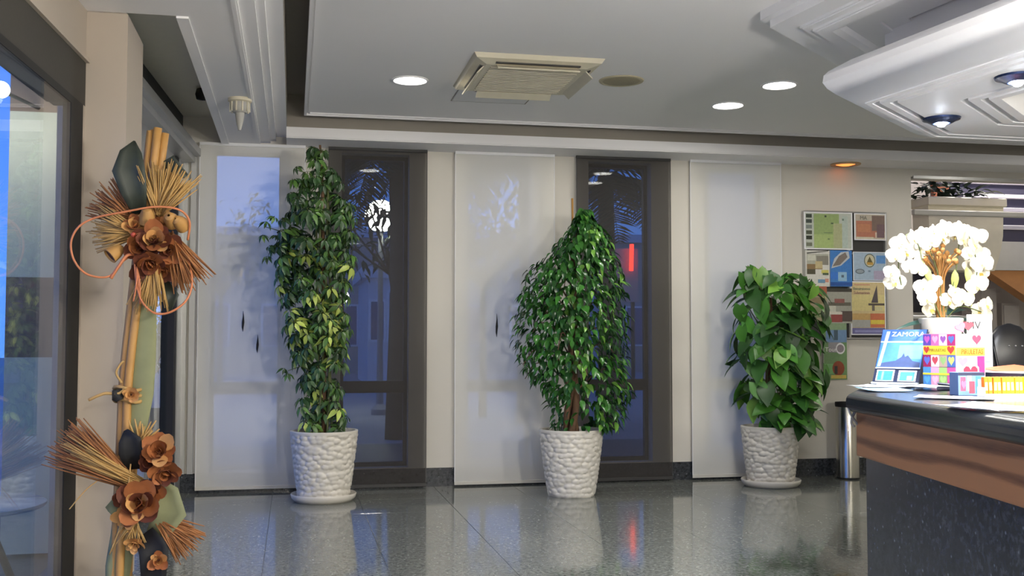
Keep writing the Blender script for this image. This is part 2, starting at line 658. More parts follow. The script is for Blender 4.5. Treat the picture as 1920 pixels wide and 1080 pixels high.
d1 = sroot('door_1')
MB().obox(DO, DD, -3.3, -.02, .0, .20, 3.0, 3.40).build('header_panel', M_DGREY, d1)
MB().obox(DO, DD, -3.2, -.06, .0, .10, 2.60, 3.0).build('fanlight_frame', M_ALU, d1)
op = MB().obox(DO, DD, -3.2, -.10, -.17, .0, 2.985, 3.05)
op.obox(DO, DD, -3.2, -.10, -.12, .0, 2.93, 2.985)
op.build('door_operator', M_ALU, d1)
MB().lathe([(0.0, 0), (.05, .01), (.06, .05), (.05, .09), (0, .10)], (-.72, 8.75, 3.26), 16).build('door_sensor', M_BLACK, d1, True)
dk = MB().obox(DO, DD, -.42, -.30, -.015, .09, 0, 2.95)
dk.obox(DO, DD, -3.2, -3.1, .0, .09, 0, 2.6)
dk.build('door_stile', M_BLACK, d1)
MB().obox(DO, DD, -.28, -.03, -.02, .10, 0, 2.95).build('door_jamb', M_ALU, d1)
for a0, a1 in ((-3.1, -1.9), (-1.84, -.42)):
    MB().obox(DO, DD, a0, a1, .04, .05, .10, 2.6).build('pane', M_GLASS, d1)
    MB().obox(DO, DD, a0, a1, .02, .07, 0, .10).build('bottom_rail', M_BLACK, d1)
MB().obox(DO, DD, -1.9, -1.84, .02, .07, 0, 2.6).build('door_stile', M_BLACK, d1)
t1 = MB()
for a, b in ((335, 345), (350, 361)):
    p, q = at(a, 880, 9.86), at(b, 880, 9.86)
    t1.box((p.x, 9.86, .17), (q.x, 9.905, 3.1))
struct(t1.build('trim_1', M_ALU))


# ================================================================== CANOPY over the reception
def poly_offset(pts, d):
    """mitred outward offset (to the left of travel) of an open polyline that is closed far away"""
    out = []
    n = len(pts)
    for i in range(n):
        p = Vector(pts[i])
        t0 = (p - Vector(pts[i - 1])).normalized() if i > 0 else None
        t1_ = (Vector(pts[i + 1]) - p).normalized() if i < n - 1 else None
        if t0 is None:
            t0 = t1_
        if t1_ is None:
            t1_ = t0
        n0, n1 = Vector((-t0.y, t0.x)), Vector((-t1_.y, t1_.x))
        b = (n0 + n1).normalized()
        out.append(p + b * (d / max(.3, b.dot(n0))))
    return out


DA = Vector((.755, .656)).normalized()
DB = Vector((.13, -.991)).normalized()


def corner_line(c, la, lb):
    c = Vector(c)
    return [c + DB * lb, c, c + DA * la]


def sweep(line, prof, fill=None):
    """prof: list of (outward offset, z) swept along the polyline"""
    m = MB()
    m.sheet([[(p.x, p.y, z) for p in poly_offset(line, o_)] for o_, z in prof])
    return m


canopy = sroot('ceiling_canopy')
# upper tray: stepped border hanging under the white panel
UC = (2.70, 5.82)
ul = corner_line(UC, 2.3, 8.6)
ul.append(ul[-1] + Vector((5.0, .1)))
prof_u = [(0.0, 3.31), (0.0, 3.245), (-.05, 3.245), (-.05, 3.20), (-.20, 3.20), (-.20, 3.186), (-.215, 3.186), (-.215, 3.18), (-.265, 3.18),
          (-.265, 3.166), (-.28, 3.166), (-.28, 3.16), (-.36, 3.16), (-.40, 3.175), (-.42, 3.20), (-.60, 3.20), (-.60, 3.215), (-.74, 3.215), (-.74, 3.30)]
sweep(ul, prof_u).build('stepped_border', M_CANOPY, canopy)
# upright box that carries the lower flange
BC = (3.50, 5.80)
bl = corner_line(BC, .55, 8.3)
bl.append(bl[-1] + Vector((5.0, .1)))
sweep(bl, [(0, 3.42), (0, 2.70)]).build('upright_panel', M_CANOPY, canopy)
# lower flange: coved cornice outside, grooved flat underside with the spots
LC = (2.955, 5.10)
ll = corner_line(LC, 1.18, 7.9)
ll.append(ll[-1] + Vector((5.0, .12)))
ZL = 2.60
cove = [(-.60, ZL + .30), (.06, ZL + .24), (.165, ZL + .18), (.185, ZL + .158), (.19, ZL + .12), (.17, ZL + .088), (.13, ZL + .055), (.08, ZL + .028), (.03, ZL + .010), (.0, ZL + .006), (-.0, ZL)]
prof_l = cove + [(-.03, ZL)]
for g0 in (.03, .11, .42, .51):
    prof_l += [(-g0, ZL), (-g0, ZL + .04), (-g0 - .036, ZL + .04), (-g0 - .036, ZL)]
prof_l += [(-.60, ZL), (-.60, ZL + .30)]
smooth_by_angle(sweep(ll, prof_l).build('lower_flange', M_CANOPY, canopy), 30)
MB().prism([tuple(p) for p in poly_offset(ll, -.62)] + [(8.5, -2.0)], ZL + .24, ZL + .30).build('inner_recess', M_RECESS, canopy)

M_CHROME = mat('blue_chrome', (70, 84, 130), 0.25, 0.9, var=0.05)
M_BULB = emis('halogen_bulb', (228, 238, 255), 240)


def canopy_spot(x, y, lab):
    t = thing('canopy_spotlight', lab, 'spotlight', (x, y, ZL), 0, 'spotlights in the reception canopy')
    smooth_by_angle(MB().lathe([(.045, .06), (.095, .012), (.105, 0), (.100, -.010), (.085, -.014), (.055, -.03), (.045, -.03), (.04, .02)], n=28, close=False).build('trim_ring', M_CHROME, t))
    MB().lathe([(.001, -.05), (.018, -.045), (.028, -.03), (.028, .0), (.02, .03)], n=16).build('bulb', M_BULB, t, True)
    light('spot_light', 'SPOT', t, (0, 0, -.075), SPOT_W, (.92, .95, 1), .03, (0, 0, 0), 2.5, .7)
    return t


p = atz(1765, 222, ZL)
q = atz(1908, 143, ZL)
canopy_spot(p.x, p.y, 'chrome canopy spotlight nearest the white orchid, wholly in view')
canopy_spot(q.x, q.y, 'chrome canopy spotlight cut by the right edge of the picture')
sv = (Vector((q.x, q.y)) - Vector((p.x, p.y)))
for k in (2, 3):  # further spots out of view, added for more light
    canopy_spot(p.x + sv.x * k, p.y + sv.y * k, 'added chrome canopy spotlight out of view, brightening the desk')

# ================================================================== CEILING FITTINGS
M_LENS = emis('downlight_lens', (255, 252, 244), 14)


def downlight(x, y, lab, power=DOWN_W):
    t = thing('recessed_downlight', lab, 'downlight', (x, y, PZ), 0, 'recessed downlights in the white ceiling panel')
    smooth_by_angle(MB().lathe([(.122, .0), (.138, 0), (.136, -.008), (.125, -.010), (.118, -.002)], n=36, close=False).build('trim_ring', M_CEIL, t))
    MB().lathe([(.001, -.003), (.12, -.003), (.12, .0)], n=36, close=False).build('lens', M_LENS, t)
    light('lamp_light', 'AREA', t, (0, 0, -.012), power, (1, .965, .89), .22)
    return t


for (a, b), lab in zip([(769, 150), (1365, 197), (1461, 159)], ['lit round downlight left of the ceiling air conditioner', 'lit round downlight farther back of the pair right of the air conditioner', 'lit round downlight nearer of the pair beside the reception canopy']):
    p = atz(a, b, PZ)
    downlight(p.x, p.y, lab)
for x, y in ((2.3, 3.0), (1.2, -1.4), (4.2, -2.6), (7.6, 8.3)):  # extra downlights out of view, added to raise the room's brightness
    downlight(x, y, 'added round downlight outside the picture, brightening the room')

M_FILL = emis('fill_glow', (255, 246, 228), 6)  # unseen globes added to light ceiling and pillar
for x, y, lab in ((2.55, 2.3, 'added fill globe overhead between the viewer and the plants, out of view'), (4.4, .6, 'added fill globe overhead right of the viewer, out of view'), (1.0, -2.2, 'added fill globe behind the viewer, out of view')):
    t = thing('fill_lamp', lab, 'fill lamp', (x, y, PZ), 0, 'added fill globes out of view')
    MB().lathe([(.06, 0), (.06, -.02), (.01, -.03)], n=20).build('ceiling_rose', M_ALU, t)
    MB().tube([(0, 0, -.02), (0, 0, -.72)], .004, 6).build('cord', M_BLACK, t)
    MB().lathe([(max(.001, .14 * math.sin(w)), -.86 - .14 * math.cos(w)) for w in np.linspace(.02, PI - .02, 16)], n=24, close=False).build('globe', M_FILL, t, True)
    light('lamp_light', 'POINT', t, (0, 0, -1.05), FILL_W, (1, .955, .87), .14)

# air conditioner cassette
p = atz(985, 137, PZ)
ac = thing('air_conditioner', 'cream ceiling air conditioner cassette with a slatted grille', 'air conditioner', (p.x, p.y, PZ))
AW, AH = .46, .50
b = MB()
rings = []
for w, z in ((0.0, 0), (-.02, -.03), (-.10, -.055), (-.14, -.055)):
    rings.append([(s1 * (AW + w), s2 * (AH + w), z) for s1, s2 in ((-1, -1), (1, -1), (1, 1), (-1, 1))])
vs_ = [q_ for r_ in rings for q_ in r_]
fs = [(i * 4 + j, i * 4 + 4 + j, i * 4 + 4 + (j + 1) % 4, i * 4 + (j + 1) % 4) for i in range(3) for j in range(4)]
b.add(vs_, fs)
b.build('bezel', M_CREAM, ac)
MB().box((-AW + .13, -AH + .13, -.05), (AW - .13, AH - .13, -.035)).build('filter_backing', mat('filter', (96, 92, 80), .9), ac)
nsl = 15
for k in range(nsl):
    y = -AH + .16 + (2 * AH - .32) * k / (nsl - 1)
    MB().obox((0, y), (1, 0), -AW + .14, AW - .14, -.011, .011, -.062, -.054).build('grille_slat', M_CREAM, ac)
for s in (-1, 1):
    MB().box((s * (AW - .09) - .028, -AH + .16, -.052), (s * (AW - .09) + .028, AH - .16, -.0535 + .012)).build('air_slot', M_DGREY, ac)
    fl = MB().box((-.035, -AH + .17, -.004), (.035, AH - .17, .004)).build('louvre_flap', M_CREAM, ac)
    fl.location = (s * (AW - .07), 0, -.075)
    fl.rotation_euler = (0, s * .8, 0)
    MB().box((-AW + .16, s * (AH - .09) - .028, -.052), (AW - .16, s * (AH - .09) + .028, -.0535 + .012)).build('air_slot', M_DGREY, ac)
    fl = MB().box((-AW + .17, -.035, -.004), (AW - .17, .035, .004)).build('louvre_flap', M_CREAM, ac)
    fl.location = (0, s * (AH - .075), -.072)
    fl.rotation_euler = (-s * .5, 0, 0)
# access hatch next to it
p = atz(925, 180, PZ)
ah = thing('access_hatch', 'flush square access hatch in the ceiling behind the air conditioner', 'hatch', (p.x, p.y, PZ))
MB().cbox((-.30, -.22, -.004), (.30, .22, .004), .001).build('hatch_lid', M_CEIL, ah)
g = MB()
for s in (-1, 1):
    g.box((s * .308 - .003, -.232, -.003), (s * .308 + .003, .232, .0))
    g.box((-.311, s * .229 - .003, -.003), (.311, s * .229 + .003, .0))
g.build('hatch_gap', M_SLOT, ah)
# round unlit speaker
p = atz(1165, 151, PZ)
sp = thing('ceiling_speaker', 'round beige ceiling speaker, unlit, right of the air conditioner', 'speaker', (p.x, p.y, PZ))
smooth_by_angle(MB().lathe([(.17, 0), (.165, -.008), (.15, -.012), (.14, -.008)], n=36, close=False).build('rim', mat('tan_metal', (176, 168, 142), .6), sp))
MB().lathe([(.141, -.008), (.08, -.013), (.001, -.015)], n=36, close=False).build('grille', mat('tan_grille', (158, 150, 126), .8, var=.3, scale=160), sp)
# cone shaped detector under the left soffit
p = Vector((-.395, 7.99, 3.12))
det = thing('ceiling_detector', 'pale cone shaped ceiling detector hanging under the left soffit', 'detector', p)
smooth_by_angle(MB().lathe([(.085, .005), (.085, -.022), (.07, -.03)], n=24).build('collar', M_CREAM, det))
smooth_by_angle(MB().lathe([(.066, -.03), (.068, -.075), (.05, -.105)], n=24).build('housing', mat('grey_plastic', (170, 168, 162), .5), det))
smooth_by_angle(MB().lathe([(.036, -.10), (.026, -.17), (.010, -.235)], n=18).build('cone_tip', MATS['grey_plastic'], det))
for k in range(10):
    w = 2 * PI * k / 10
    MB().box((-.005, -.002, -.10), (.005, .006, -.03)).build('fin', M_CREAM, det, loc=(math.cos(w) * .068, math.sin(w) * .068, 0), rot=(0, 0, w - PI / 2))
# orange lamp above the brochure rack
p = Vector((5.43, 9.76, 3.12))
orl = thing('orange_spotlight', 'small orange glowing lamp in the soffit above the brochure rack', 'spotlight', p)
smooth_by_angle(MB().lathe([(.10, .0), (.15, 0), (.148, -.01), (.12, -.016), (.095, -.006)], n=28, close=False).build('trim_ring', mat('brass_ring', (190, 160, 120), .4, .6), orl))
MB().lathe([(.001, -.02), (.05, -.016), (.095, -.004)], n=20, close=False).build('lens', emis('orange_lens', (255, 140, 70), 2.2), orl)
light('lamp_light', 'SPOT', orl, (-.02, -.02, -.03), 3.0, (1, .32, .12), .03, (-.95, 0, .3), .9, .9)

# ================================================================== PANEL BLINDS
def blind(x0, x1, z0, m, lab, marks=()):
    t = thing('panel_blind', lab, 'blind', ((x0 + x1) / 2, BW - .075, 0), 0, 'tall hanging panel blinds')
    hw = (x1 - x0) / 2
    MB().sheet([[(-hw + 2 * hw * i / 4, 0, z0 + .02 + (3.09 - z0) * j / 12) for i in range(5)] for j in range(13)]).build('fabric', m, t)
    solid = M_WHITE if m is M_WBLIND else M_DGREY
    MB().box((-hw, -.012, 3.095), (hw, .012, 3.12)).build('top_rail', solid, t)
    MB().cbox((-hw, -.006, z0), (hw, .006, z0 + .03), .002).build('bottom_bar', mat('blind_bar_' + m.name, (206, 202, 192) if m is M_WBLIND else (52, 51, 50), .5), t)
    MB().box((-hw, -.003, z0 + .03), (-hw + .006, .003, 3.1)).build('side_hem', solid, t)
    MB().box((hw - .006, -.003, z0 + .03), (hw, .003, 3.1)).build('side_hem', solid, t)
    for px_, py0, py1 in marks:
        a_, b_ = at(px_, py0, BW - .08), at(px_, py1, BW - .08)
        MB().tube([(0, 0, a_.z - b_.z), (.003, 0, (a_.z - b_.z) * .75), (.001, 0, (a_.z - b_.z) * .45), (-.002, 0, (a_.z - b_.z) * .2), (0, 0, 0)],
                  [.001, .005, .011, .008, .001], 8).build('cord_toggle', M_BLACK, t, True, (a_.x - (x0 + x1) / 2, -.014, b_.z))
    return t


blind(-.83, .10, .028, M_WBLIND, 'white panel blind behind the tallest potted plant, beside the entrance', [(456, 583, 622), (483, 627, 662)])
blind(.305, 1.215, .012, M_DBLIND, 'charcoal mesh panel blind showing the glowing round street lamp')
blind(1.475, 2.435, .015, M_WBLIND, 'white panel blind between the two charcoal blinds', [(931, 588, 632)])
blind(2.648, 3.60, .012, M_DBLIND, 'charcoal mesh panel blind showing the red light outside')
blind(3.80, 4.76, .02, M_WBLIND, 'white panel blind behind the heart leaved plant, nearest the brochure rack')


# ================================================================== POTS AND PLANTS
def pebble_pot(name, r_top, r_bot, h, parent, seed):
    rg = np.random.default_rng(seed)
    nth, nz = 220, 84
    rows = 13
    cen = []
    for i in range(rows):
        zc = (i + .5) / rows * h * .97
        per = 28
        for k in range(per):
            cen.append(((k + .5 * (i % 2) + rg.uniform(-.38, .38)) / per * 2 * PI, zc + rg.uniform(-.016, .016)))
    cen = np.array(cen)
    th = np.linspace(0, 2 * PI, nth, endpoint=False)
    zz = np.linspace(0, h, nz)
    T, Z = np.meshgrid(th, zz)
    base = r_bot + (r_top - r_bot) * (Z / h) ** .8
    dth = np.abs(T[..., None] - cen[:, 0]) % (2 * PI)
    dth = np.minimum(dth, 2 * PI - dth)
    d2 = (dth * base[..., None] / .036) ** 2 + ((Z[..., None] - cen[:, 1]) / .0235) ** 2
    f = np.sqrt(np.clip(1 - d2.min(-1), 0, 1))
    R = base + .014 * f
    top = Z > h * .955
    R[top] = (base + .010)[top]
    X, Y = R * np.cos(T), R * np.sin(T)
    m = MB()
    vs_ = np.stack([X, Y, Z], -1).reshape(-1, 3).tolist()
    fs = [(i * nth + k, i * nth + (k + 1) % nth, (i + 1) * nth + (k + 1) % nth, (i + 1) * nth + k) for i in range(nz - 1) for k in range(nth)]
    m.add(vs_, fs)
    m.lathe([(r_top + .010, h), (r_top + .008, h + .006), (r_top - .012, h + .006), (r_top - .02, h - .01), (r_top - .03, h - .08)], n=64, close=False)
    m.lathe([(r_bot, 0), (.001, 0)], n=64, close=False)
    o = m.build('pot', M_POT, parent)
    smooth_by_angle(o, 60)
    s = MB()
    pts = [[((r_top - .025) * u * math.cos(w), (r_top - .025) * u * math.sin(w), h - .05 + rg.uniform(-.008, .008)) for w in np.linspace(0, 2 * PI, 25)] for u in (0.02, .3, .6, .85, 1.0)]
    s.sheet(pts).build('soil', M_SOIL, parent, True)


def saucer(r, parent):
    smooth_by_angle(MB().lathe([(.02, 0), (r * .86, 0), (r * .97, .03), (r, .058), (r * .985, .066), (r * .955, .058), (r * .85, .02), (.02, .018)], n=56).build('saucer', M_POT, parent), 50)


def leaf_grid(L, W, fold=.25, droop=.25, shape='oval', n=5):
    """a leaf along +Y, normal +Z: n+1 stations with left / midrib / right"""
    rows = []
    for i in range(n + 1):
        t = i / n
        if shape == 'oval':
            w = math.sin(PI * min(1, max(0, t)) ** .8) * (1 - .25 * t)
        elif shape == 'heart':
            w = [.55, .98, 1.0, .8, .45, .02][i] if n == 5 else 1
        elif shape == 'petal':
            w = [.25, .7, 1.0, 1.0, .8, .3][i]
        elif shape == 'lance':
            w = math.sin(PI * t ** .7)
        else:
            w = math.sin(PI * t)
        w = max(w, .03) * W / 2
        y = t * L
        if shape == 'heart':
            yb = -L * .16 if i == 0 else 0
        else:
            yb = 0
        z = -droop * L * t * t
        rows.append([Vector((-w, y + yb, z + fold * w)), Vector((0, y, z)), Vector((w, y + yb, z + fold * w))])
    return rows


def leaf_mesh(name, m, L, W, **k):
    return MB().sheet(leaf_grid(L, W, **k)).mesh(name, m, True)


def orient(dirv, upv):
    y = Vector(dirv).normalized()
    z = Vector(upv)
    z = (z - y * z.dot(y))
    if z.length < 1e-4:
        z = Vector((1, 0, 0)) - y * y.x
    z.normalize()
    x = y.cross(z)
    return Matrix((x, y, z)).transposed()


def put_leaf(me, parent, pos, dirv, upv, s=1.0, name='leaf'):
    o = link(name, me, parent)
    o.matrix_basis = Matrix.LocRotScale(Vector(pos), orient(dirv, upv).to_quaternion(), Vector((s, s, s)))
    return o


def half_width(table, y, side):
    for (y0, l0, r0), (y1, l1, r1) in zip(table, table[1:]):
        if y0 <= y <= y1:
            t = (y - y0) / (y1 - y0)
            return (l0 + (l1 - l0) * t) if side < 0 else (r0 + (r1 - r0) * t)
    return 0


# ---- tall variegated umbrella plant
G_DARK = leafmat('umbrella_leaf_dark', (44, 74, 38), .4)
G_MID = leafmat('umbrella_leaf', (74, 108, 46), .35)
G_YEL = leafmat('umbrella_leaf_variegated', (164, 180, 84), .4)


def umbrella_leaf(name, m, m2, n, L, droop, r_):
    b = MB()
    for k in range(n):
        w = 2 * PI * k / n + r_.uniform(-.15, .15)
        d = Vector((math.cos(w), math.sin(w), -droop + r_.uniform(-.2, .2)))
        M3 = orient(d, (0, 0, 1))
        b.use(m2 if (m2 and r_.random() < .55) else m)
        l = L * r_.uniform(.8, 1.15)
        g = leaf_grid(l, l * .47, fold=.3, droop=.3, shape='oval', n=4)
        b.sheet([[M3 @ (q_ + Vector((0, .02, 0))) for q_ in row] for row in g])
    b.use(M_STEM).tube([(0, 0, 0), (0, 0, -.03)], .004, 4)
    return b.mesh(name, None, True)


r1 = random.Random(3)
um_dark = [umbrella_leaf('leaf', G_DARK, G_MID, r1.choice((6, 7, 8)), .098, .7, r1) for _ in range(5)]
um_mid = [umbrella_leaf('leaf', G_MID, G_DARK, r1.choice((7, 8)), .100, .6, r1) for _ in range(5)]
um_var = [umbrella_leaf('leaf', G_MID, G_YEL, r1.choice((6, 7)), .105, .55, r1) for _ in range(5)]

p = atz(607, 940, 0)
pc = Vector((p.x, p.y + .05, 0))
pl1 = thing('potted_umbrella_plant', 'tallest potted plant with variegated leaves, its white pot on a saucer beside the left blind', 'potted plant', pc)
saucer(.275, pl1)


def raise_children(parent, names, dz):
    for c in parent.children:
        if c.name.split('.')[0] in names:
            c.location.z += dz


pebble_pot('pot', .275, .20, .565, pl1, 1)
bpy.context.view_layer.update()
raise_children(pl1, ('pot', 'soil'), .02)
dY1 = pc.y
T1 = [(262, 585, 603), (300, 560, 625), (340, 542, 650), (400, 520, 672), (450, 508, 676), (500, 508, 672), (560, 516, 668), (620, 530, 664), (680, 545, 655), (740, 552, 650), (800, 560, 655), (815, 562, 660)]
stems = MB()
stems.tube([(.0, 0, .5), (-.01, .0, 1.5), (-.03, .01, 2.6), (-.055, .0, 3.02)], [.022, .02, .016, .01], 10)
stems.build('support_pole', M_BARK, pl1, True)
stem_pts = []
for k in range(5):
    w = 2 * PI * k / 5
    pts = [Vector((.07 * math.cos(w), .07 * math.sin(w), .5)), Vector((.05 * math.cos(w + .5), .05 * math.sin(w + .5), 1.1)), Vector((.06 * math.cos(w + 1.3) - .02, .06 * math.sin(w + 1.3), 1.8)), Vector((.05 * math.cos(w + 2) - .03, .05 * math.sin(w + 2), 2.2 + .15 * k))]
    MB().tube(spline(pts, 5), .011, 6).build('stem', M_STEM, pl1, True)
n1 = 0
cand1 = []
while n1 < 430:
    py_ = r1.uniform(275, 808) if n1 < 300 else r1.uniform(370, 690)
    l, r_ = half_width(T1, py_, -1), half_width(T1, py_, 1)
    px_ = r1.uniform(l + 8, r_ - 8)
    q_ = at(px_, py_, dY1)
    half = (at(r_, py_, dY1).x - at(l, py_, dY1).x) / 2
    ctr = (at(r_, py_, dY1).x + at(l, py_, dY1).x) / 2
    u = (q_.x - ctr) / max(half, .01)
    dy = r1.uniform(-1, .8) * math.sqrt(max(0.05, 1 - u * u)) * min(half, .34)
    pos = Vector((q_.x, dY1 + dy, q_.z)) - pc
    out = Vector((pos.x - (ctr - pc.x), dy - .15, r1.uniform(.0, .5))).normalized()
    upv = (out * .9 + Vector((r1.uniform(-.3, .3), r1.uniform(-.5, 0), .7))).normalized()
    band = 1 - abs(py_ - 590) / 130
    if py_ < 430:  # darker leaves near the top paint in the weaker light there
        me = r1.choice(um_dark if r1.random() < .6 else um_mid)
    elif r1.random() < max(.12, band * .62) and dy < .05:
        me = r1.choice(um_var)
    else:
        me = r1.choice(um_mid if r1.random() < .55 else um_dark)
    M1 = Matrix.LocRotScale(pos, orient(upv.cross(Vector((r1.uniform(-1, 1), r1.uniform(-1, 1), r1.uniform(-1, 1)))), upv).to_quaternion(), Vector((1, 1, 1)) * r1.uniform(.75, 1.05))
    cand1.append((dy, n1, M1, me))
    n1 += 1
cand1.sort(key=lambda c: c[0])
more = MB()
for i, (dy, _, M1, me) in enumerate(cand1):
    if i < 285:
        link('leaf', me, pl1).matrix_basis = M1
    else:                                    # the hindmost leaves, joined
        for pg in me.polygons:
            more.use(me.materials[pg.material_index])
            more.add([M1 @ me.vertices[v].co for v in pg.vertices], [tuple(range(len(pg.vertices)))])
more.build('foliage', None, pl1, True)['kind'] = 'stuff'
for px_, py_ in [(500, 415), (492, 440), (515, 405), (505, 460), (500, 480), (520, 440), (590, 275), (594, 290), (588, 300), (555, 312), (548, 335), (540, 700), (534, 690)]:
    pos = at(px_, py_, dY1 - .05) - pc
    put_leaf(r1.choice(um_dark), pl1, pos, (r1.uniform(-1, 1), r1.uniform(-1, 1), .2), (r1.uniform(-.5, .2), -.4, .8), .7)
br = MB()
for a_, b_ in [((575, 470), (497, 425)), ((590, 350), (552, 318)), ((590, 700), (540, 695))]:
    A, B = at(*a_, dY1) - pc, at(*b_, dY1 - .05) - pc
    MB().tube([A, (A + B) / 2 + Vector((0, 0, .05)), B], [.006, .005, .003], 5).build('twig', M_STEM, pl1, True)

# ---- weeping fig
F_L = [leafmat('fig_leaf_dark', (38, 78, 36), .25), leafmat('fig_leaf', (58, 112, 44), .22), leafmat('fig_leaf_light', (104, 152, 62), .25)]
p = atz(1078, 932, 0)
pc = Vector((p.x, p.y + .12, 0))
pl2 = thing('potted_weeping_fig', 'potted weeping fig with a twisted trunk, its white pot without a saucer', 'potted plant', pc)
pebble_pot('pot', .272, .19, .57, pl2, 2)
dY2 = pc.y
T2 = [(385, 1092, 1100), (410, 1082, 1108), (440, 1058, 1136), (480, 1024, 1152), (510, 986, 1162), (560, 978, 1168), (610, 965, 1172), (650, 966, 1168), (690, 985, 1172), (730, 1012, 1176), (765, 1035, 1172), (800, 1042, 1150)]
for k in range(3):
    pts = []
    for i in range(14):
        t = i / 13
        w = 2 * PI * (k / 3) + t * 5.5
        rr = .045 * (1 - t * .4)
        pts.append((rr * math.cos(w) + .02 * t, rr * math.sin(w), .50 + t * 1.05))
    MB().tube(pts, [.034 - .012 * i / 13 for i in range(14)], 8).build('trunk', M_BARK, pl2, True)
br_pts = []
for k in range(26):
    z = 1.0 + 1.15 * k / 26
    w = k * 2.4
    L = .34 * (1 - (k / 26) ** 1.2) + .03
    a_ = Vector((.02, 0, z - .12))
    c_ = Vector((math.cos(w) * L, math.sin(w) * L * .8, z + .10))
    e_ = c_ + Vector((math.cos(w) * .12, math.sin(w) * .1, -.14))
    MB().tube(spline([a_, c_ * .6 + a_ * .4 + Vector((0, 0, .05)), c_, e_], 4), [.008] * 4 + [.006] * 4 + [.004] * 5, 5).build('branch', M_BARK, pl2, True)
MB().tube([(.02, 0, 1.4), (.03, .01, 2.0), (.06, .0, 2.46)], [.02, .013, .004], 7).build('leader', M_BARK, pl2, True)
a_, b_ = at(1073, 372, dY2 + .12) - pc, at(1079, 812, dY2 + .12) - pc
MB().tube([b_, a_], .010, 6).build('support_stake', M_BAMBOO, pl2, True)
fig_meshes = [leaf_mesh('leaf', F_L[k], .085, .046, fold=.35, droop=.35, shape='lance', n=4) for k in range(3)]
r2 = random.Random(11)
cand = []
while len(cand) < 2300:
    py_ = r2.uniform(392, 800)
    l, r_ = half_width(T2, py_, -1), half_width(T2, py_, 1)
    if 700 < py_ and 1062 < (l + r_) / 2 + 0 and r2.random() < .35:
        continue
    px_ = r2.uniform(l, r_)
    if py_ > 690 and 1058 < px_ < 1104 and r2.random() < .8:
        continue
    q_ = at(px_, py_, dY2)
    half = (at(r_, py_, dY2).x - at(l, py_, dY2).x) / 2
    ctr = (at(r_, py_, dY2).x + at(l, py_, dY2).x) / 2
    u = (q_.x - ctr) / max(half, .01)
    dy = r2.choice((-1, -1, 1)) * r2.uniform(.3, 1) * math.sqrt(max(.02, 1 - u * u)) * min(half, .42)
    pos = Vector((q_.x, dY2 + dy, q_.z)) - pc
    out = Vector((pos.x - (ctr - pc.x), dy, 0))
    out = out.normalized() if out.length > .01 else Vector((0, -1, 0))
    d = (out * r2.uniform(.3, 1) + Vector((r2.uniform(-.5, .5), r2.uniform(-.5, .5), r2.uniform(-1.1, -.15)))).normalized()
    upv = (out + Vector((r2.uniform(-.4, .4), r2.uniform(-.4, .4), 1.1))).normalized()
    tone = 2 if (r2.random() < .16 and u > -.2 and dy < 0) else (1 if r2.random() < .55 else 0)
    cand.append((dy, pos, d, upv, r2.uniform(.75, 1.2), tone))
cand.sort(key=lambda c: c[0])
rest = [MB() for _ in range(1)][0]
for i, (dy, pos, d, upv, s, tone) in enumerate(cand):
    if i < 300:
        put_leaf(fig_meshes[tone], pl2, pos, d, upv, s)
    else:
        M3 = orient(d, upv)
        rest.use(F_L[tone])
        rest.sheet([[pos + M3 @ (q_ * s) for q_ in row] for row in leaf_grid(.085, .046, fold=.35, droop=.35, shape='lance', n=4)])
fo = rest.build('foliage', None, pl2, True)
fo['kind'] = 'stuff'

# ---- heart leaved plant
P_L = [leafmat('heart_leaf_dark', (42, 84, 32), .45), leafmat('heart_leaf', (66, 122, 40), .42), leafmat('heart_leaf_light', (112, 160, 62), .42)]
p = atz(1450, 912, 0)
pc = Vector((p.x, p.y + .05, 0))
pl3 = thing('potted_heart_leaf_plant', 'shortest potted plant with broad heart shaped leaves, its white pot on a saucer', 'potted plant', pc)
saucer(.275, pl3)
pebble_pot('pot', .262, .195, .53, pl3, 3)
raise_children(pl3, ('pot', 'soil'), .02)
dY3 = pc.y
T3 = [(512, 1385, 1420), (530, 1378, 1510), (560, 1368, 1545), (600, 1362, 1552), (650, 1364, 1552), (700, 1366, 1545), (740, 1374, 1538), (775, 1388, 1530), (805, 1410, 1525)]
heart = [leaf_mesh('leaf', P_L[k], .20, .155, fold=.22, droop=.3, shape='heart', n=5) for k in range(3)]
MB().tube([(0, 0, .45), (.01, 0, 1.2), (.0, 0, 1.75)], [.05, .045, .03], 10).build('moss_pole', M_BARK, pl3, True)
r3 = random.Random(5)
stem3 = 0
